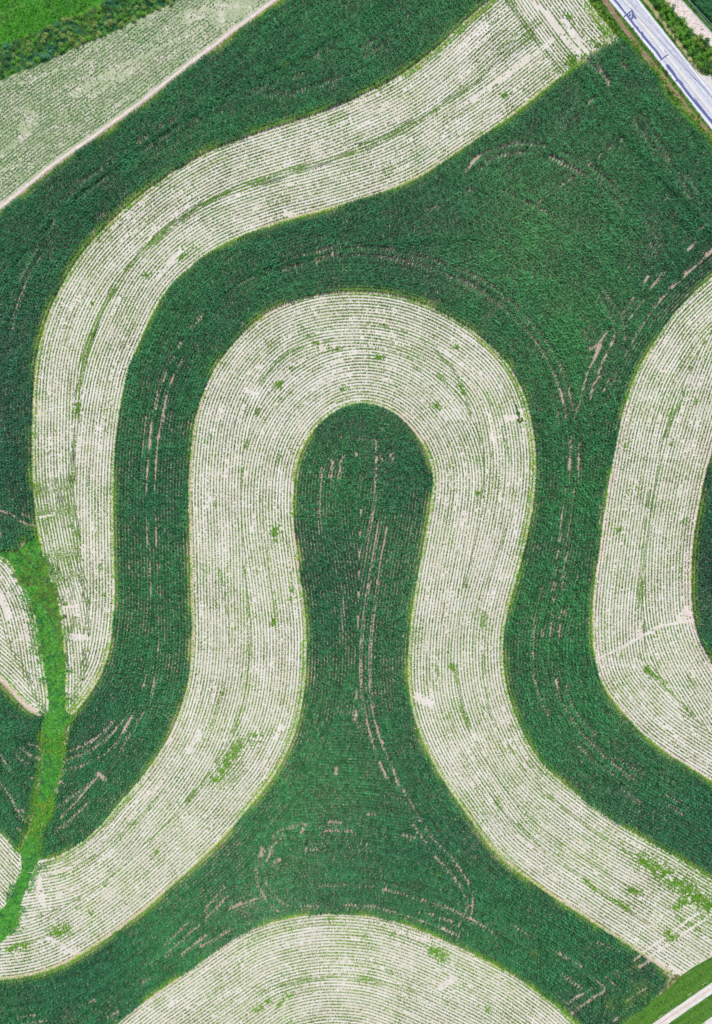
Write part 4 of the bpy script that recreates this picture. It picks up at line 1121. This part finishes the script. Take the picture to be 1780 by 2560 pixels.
# ------------------------------------------------------------------ bushes
def bush_mesh(name, seed, n, colr):
    rr = random.Random(seed)
    lobes = [(Vector((rr.uniform(-.55, .55), rr.uniform(-.55, .55), rr.uniform(.35, .8))), rr.uniform(.35, .6)) for _ in range(6)]
    V, F, C = [], [], []
    for j in range(n):
        c, r = rr.choice(lobes)
        dv = Vector((rr.gauss(0, 1), rr.gauss(0, 1), abs(rr.gauss(0, 1)) * .9 + .05)).normalized()
        p = c + dv * r * rr.uniform(.65, 1.08)
        nrm = (dv + Vector((rr.gauss(0, .5), rr.gauss(0, .5), rr.gauss(.3, .4)))).normalized()
        t1 = nrm.orthogonal().normalized()
        t2 = nrm.cross(t1)
        b = rr.uniform(0, 6.28)
        t1, t2 = t1 * math.cos(b) + t2 * math.sin(b), t2 * math.cos(b) - t1 * math.sin(b)
        s = rr.uniform(.09, .17)
        i = len(V)
        for q in (t1 * .7, t2 * .45, t1 * -.7, t2 * -.45):
            V.append(tuple(p + q * s))
        F.append((i, i + 1, i + 2, i + 3))
        g = rr.uniform(.6, 1.4)
        C += [tuple(x * g for x in colr)] * 4
    # stems
    for k in range(5):
        a = k * 1.256
        i = len(V)
        tip = Vector((.4 * math.cos(a), .4 * math.sin(a), .6))
        for bq in (0, 2.1, 4.2):
            V.append((.03 * math.cos(bq), .03 * math.sin(bq), 0))
        V.append(tuple(tip))
        F += [(i, i + 1, i + 3), (i + 1, i + 2, i + 3), (i + 2, i, i + 3)]
        C += [(.12, .09, .05)] * 4
    l = [x for f in F for x in f]
    st = np.r_[0, np.cumsum([len(f) for f in F])[:-1]]
    me = raw_mesh(name, np.array(V), np.array(l), st, np.array(C))
    me.materials.append(M_LEAF)
    return me


BUSH = {"dark": [bush_mesh("bush", 1 + i, 420, (.09, .23, .065)) for i in range(2)],
        "mid": [bush_mesh("bush", 11 + i, 420, (.2, .46, .06)) for i in range(2)],
        "yellow": [bush_mesh("bush", 21 + i, 420, (.36, .46, .13)) for i in range(2)],
        "blue": [bush_mesh("bush", 31 + i, 420, (.13, .36, .2)) for i in range(1)]}
WORD = {"dark": "dark green", "mid": "fresh green", "yellow": "yellowish green", "blue": "bluish green"}


def bush(p, hue, s, where, group):
    o = bpy.data.objects.new("bush", random.choice(BUSH[hue]))
    COL.objects.link(o)
    o.location = (p[0], p[1], 0)
    o.rotation_euler.z = random.uniform(0, 6.28)
    o.scale = (s, s * random.uniform(.75, 1.2), s * random.uniform(.8, 1.2))
    tag(o, "%s leafy bush %s" % (WORD[hue], where), "bush", group)


def poisson(poly, n, mind):
    out = []
    P = fill(poly, 3)
    RNG.shuffle(P)
    for p in P:
        if all((p[0] - q[0]) ** 2 + (p[1] - q[1]) ** 2 > mind ** 2 for q in out):
            out.append(p)
            if len(out) >= n:
                break
    return out


INV = W([(-30, -30), (1810, -30), (1810, 2590), (-30, 2590)])
hed_in = [p for p in poisson(HED, 400, 1.35) if inside(np.array([p]), INV)[0]]
for p in hed_in[:150]:
    v = noise(np.array([p]), 4, 141, 2)[0]
    hue = "blue" if v < .36 and random.random() < .35 else ("yellow" if random.random() < .3 else ("dark" if v < .5 else "mid"))
    bush(p, hue, random.uniform(.45, 1.0), "in the hedgerow between meadow and thin hayfield", "bushes in the hedgerow")
BR = W([(1605, -20), (1640, -20), (1662, 2), (1692, 38), (1715, 62), (1737, 86), (1758, 100), (1780, 122), (1800, 140), (1800, 184), (1772, 184), (1758, 184), (1734, 150), (1696, 96), (1649, 38)])
for p in poisson(BR, 90, 1.15):
    bush(p, random.choice(["mid", "mid", "dark", "yellow"]), random.uniform(.7, 1.25), "between the road and the dirt track", "bushes right of the road")
BL = cat(offset(sub(cu["CE"], (1572, 112), (1860, 460)), .2), rev(offset(sub(cu["CE"], (1572, 112), (1860, 460)), 2.0)))
BL2 = W([(1478, -10), (1500, -10), (1535, 40), (1565, 85), (1600, 140), (1590, 140), (1560, 95), (1530, 60), (1505, 30)])
for p in [q for q in poisson(BL, 60, 1.3) if linedist(np.array([q]), ditch, 3)[0] > 1.2]:
    bush(p, random.choice(["mid", "dark", "yellow"]), random.uniform(.5, .9), "on the verge beside the corn's road edge", "bushes left of the road")
for p in [q for q in poisson(BL2, 40, 1.2) if linedist(np.array([q]), ditch, 3)[0] > 1.2]:
    bush(p, random.choice(["mid", "dark", "mid"]), random.uniform(.45, .8), "on the verge above the rubble patch", "bushes on the upper verge")
# rubble patch at the end of the headland
RUB = W([(1511, 108), (1530, 84), (1538, 84), (1552, 100), (1535, 112), (1520, 116)])
sheet("rubble_patch", RUB, .022, M_DIRT, "pinkish rubble patch between headland and verge", "rubble")


# ------------------------------------------------------------------ small things
def tube_mesh(name, chains, sides=6):
    V, F = [], []
    for pts, r0, r1 in chains:
        pts = [Vector(p) for p in pts]
        n = len(pts)
        base = len(V)
        for i, p in enumerate(pts):
            t = (pts[min(i + 1, n - 1)] - pts[max(i - 1, 0)]).normalized()
            a = t.orthogonal().normalized()
            b = t.cross(a)
            r = r0 + (r1 - r0) * i / (n - 1)
            for s in range(sides):
                w = 2 * math.pi * s / sides
                V.append(tuple(p + (a * math.cos(w) + b * math.sin(w)) * r))
        for i in range(n - 1):
            for s in range(sides):
                F.append((base + i * sides + s, base + i * sides + (s + 1) % sides, base + (i + 1) * sides + (s + 1) % sides, base + (i + 1) * sides + s))
        F.append(tuple(base + s for s in range(sides))[::-1])
        F.append(tuple(base + (n - 1) * sides + s for s in range(sides)))
    me = bpy.data.meshes.new(name)
    me.from_pydata(V, [], F)
    me.update()
    return me


def cable(p0, p1, z, sag, r, lab):
    a, b = W([p0, p1])
    n = 40
    pts = []
    for i in range(n + 1):
        t = i / n
        q = a + (b - a) * t
        pts.append((q[0], q[1], z - sag * 4 * t * (1 - t)))
    tag(link("power_cable", tube_mesh("power_cable", [(pts, r, r)], 6), M_CABLE), lab, "cable", "power cables over the corner corn")


def lift(p, z):
    """ground point under a cable that hangs at height z (seen from straight above the field's middle)"""
    k = (HEIGHT - z) / HEIGHT
    return (890 + (p[0] - 890) * k, 1280 + (p[1] - 1280) * k)


def far(p0, p1, z):
    a, b = lift(p0, z), lift(p1, z)
    dx, dy = b[0] - a[0], b[1] - a[1]
    return (a[0] - dx * 3, a[1] - dy * 3), (b[0] + dx * 3, b[1] + dy * 3)


for p0, p1, r, lab in (((1705, 0), (1780, 82), .055, "thick pale teal cable hanging over the edge of the dirt track"),
                       ((1722, 0), (1780, 62), .03, "thin pale teal cable hanging over the corner corn, beside the thick one"),
                       ((1730, 12), (1780, 72), .025, "faintest teal cable hanging between the other two over the corn")):
    q0, q1 = far(p0, p1, 8)
    cable(q0, q1, 8.6, .6, r, lab)


def stalk(p, where):
    x, y = W([p])[0]
    rr = random.Random(int(p[0]))
    L_ = Vector((.45, .75, .35))
    base = Vector((x, y, .0))
    top = base + L_
    ch = [([base, base + L_ * .5, top], .06, .045), ([base + L_ * .55, base + L_ * .55 + Vector((-.28, .18, .25)), base + L_ * .55 + Vector((-.34, .36, .32))], .045, .03),
          ([base + L_ * .75, base + L_ * .75 + Vector((-.2, .22, .2))], .04, .025), ([top, top + Vector((.16, .22, .15))], .045, .025), ([base, base + Vector((-.32, -.1, .08))], .05, .03)]
    tag(link("dry_weed", tube_mesh("dry_weed", ch, 6), M_DRY), "pale dry forked weed stalk " + where, "dry weed", "dry weeds by the white lanes")


stalk((1758, 2461), "on the lane's upper side, nearest the right edge")
stalk((1722, 2487), "on the lane's upper side, second from the right edge")
stalk((1648, 2543), "on the lane's upper side, nearest the bottom edge")
stalk((1757, 2562), "beside the second lane in the very corner")
# bleached branch at the waterway
x, y = W([(78, 2184)])[0]
ch = [([(x, y, .08), (x + .5, y + .25, .2), (x + .85, y + .95, .22), (x + 1.05, y + 1.7, .25), (x + 1.45, y + 2.3, .2)], .11, .05), ([(x + .5, y + .25, .2), (x - .4, y + .45, .2), (x - .9, y + .42, .12)], .1, .05),
      ([(x + .85, y + .95, .22), (x + 1.25, y + 1.05, .35), (x + 1.5, y + 1.4, .35)], .06, .03)]
tag(link("fallen_branch", tube_mesh("fallen_branch", ch, 7), M_WOOD), "bleached fallen branch lying where the waterway meets the horseshoe strip", "branch")
x, y = W([(1752, 73)])[0]
tag(link("fallen_branch", tube_mesh("fallen_branch", [([(x, y, .06), (x + .35, y - .05, .1), (x + .75, y + .08, .06)], .07, .04), ([(x + .35, y - .05, .1), (x + .5, y - .22, .12)], .04, .02)], 7), M_DITCH),
    "short dark stick lying on the dirt track", "stick")
# marker post at the road's left edge
x, y = W([(1706, 240)])[0]
post = bpy.data.objects.new("marker_post", None)
COL.objects.link(post)
post.location = (x, y, 0)
tag(post, "short pale yellow marker post at the road's left edge", "marker post")
link("post", tube_mesh("post", [([(0, 0, 0), (0, 0, .6), (0, .0, 1.15)], .06, .06)], 8), M_YELLOW, post)
link("reflector", tube_mesh("reflector", [([(.0, .06, .95), (.0, .085, .95)], .05, .05)], 8), M_RUST, post)
# orange stone in its green weed patch
import bmesh
bm = bmesh.new()
bmesh.ops.create_icosphere(bm, subdivisions=3, radius=.28)
for v in bm.verts:
    f = 1 + .18 * math.sin(v.co.x * 13 + 1) * math.cos(v.co.y * 11) + .1 * math.sin(v.co.z * 17)
    v.co = Vector((v.co.x * f * .85, v.co.y * f * 1.25, v.co.z * f * .75))
me = bpy.data.meshes.new("stone")
bm.to_mesh(me)
bm.free()
x, y = W([(1300, 1050)])[0]
o = link("stone", me, M_RUST)
o.location = (x, y, .22)
tag(o, "orange stone sitting in a small teardrop of dark green weeds", "stone")
c = np.array([(1297, 1041), (1293, 1025), (1289, 1012)], float)
P = np.vstack([W([(1300, 1051)]) + RNG.normal(0, .33, (110, 2)), W([(1295, 1034)]) + RNG.normal(0, .22, (40, 2)), resample(W(c), .05) + RNG.normal(0, .06, (len(resample(W(c), .05)), 2))])
P = P[np.hypot(*(P - np.array([x, y])).T) > .22]
grass("weed_patch", P, [(.03, .14, .015), (.04, .17, .02), (.03, .11, .02)], "teardrop shaped dark green weed patch around the orange stone", "weed patch", (.5, .8), SOY, 3, 151, M_LEAF)
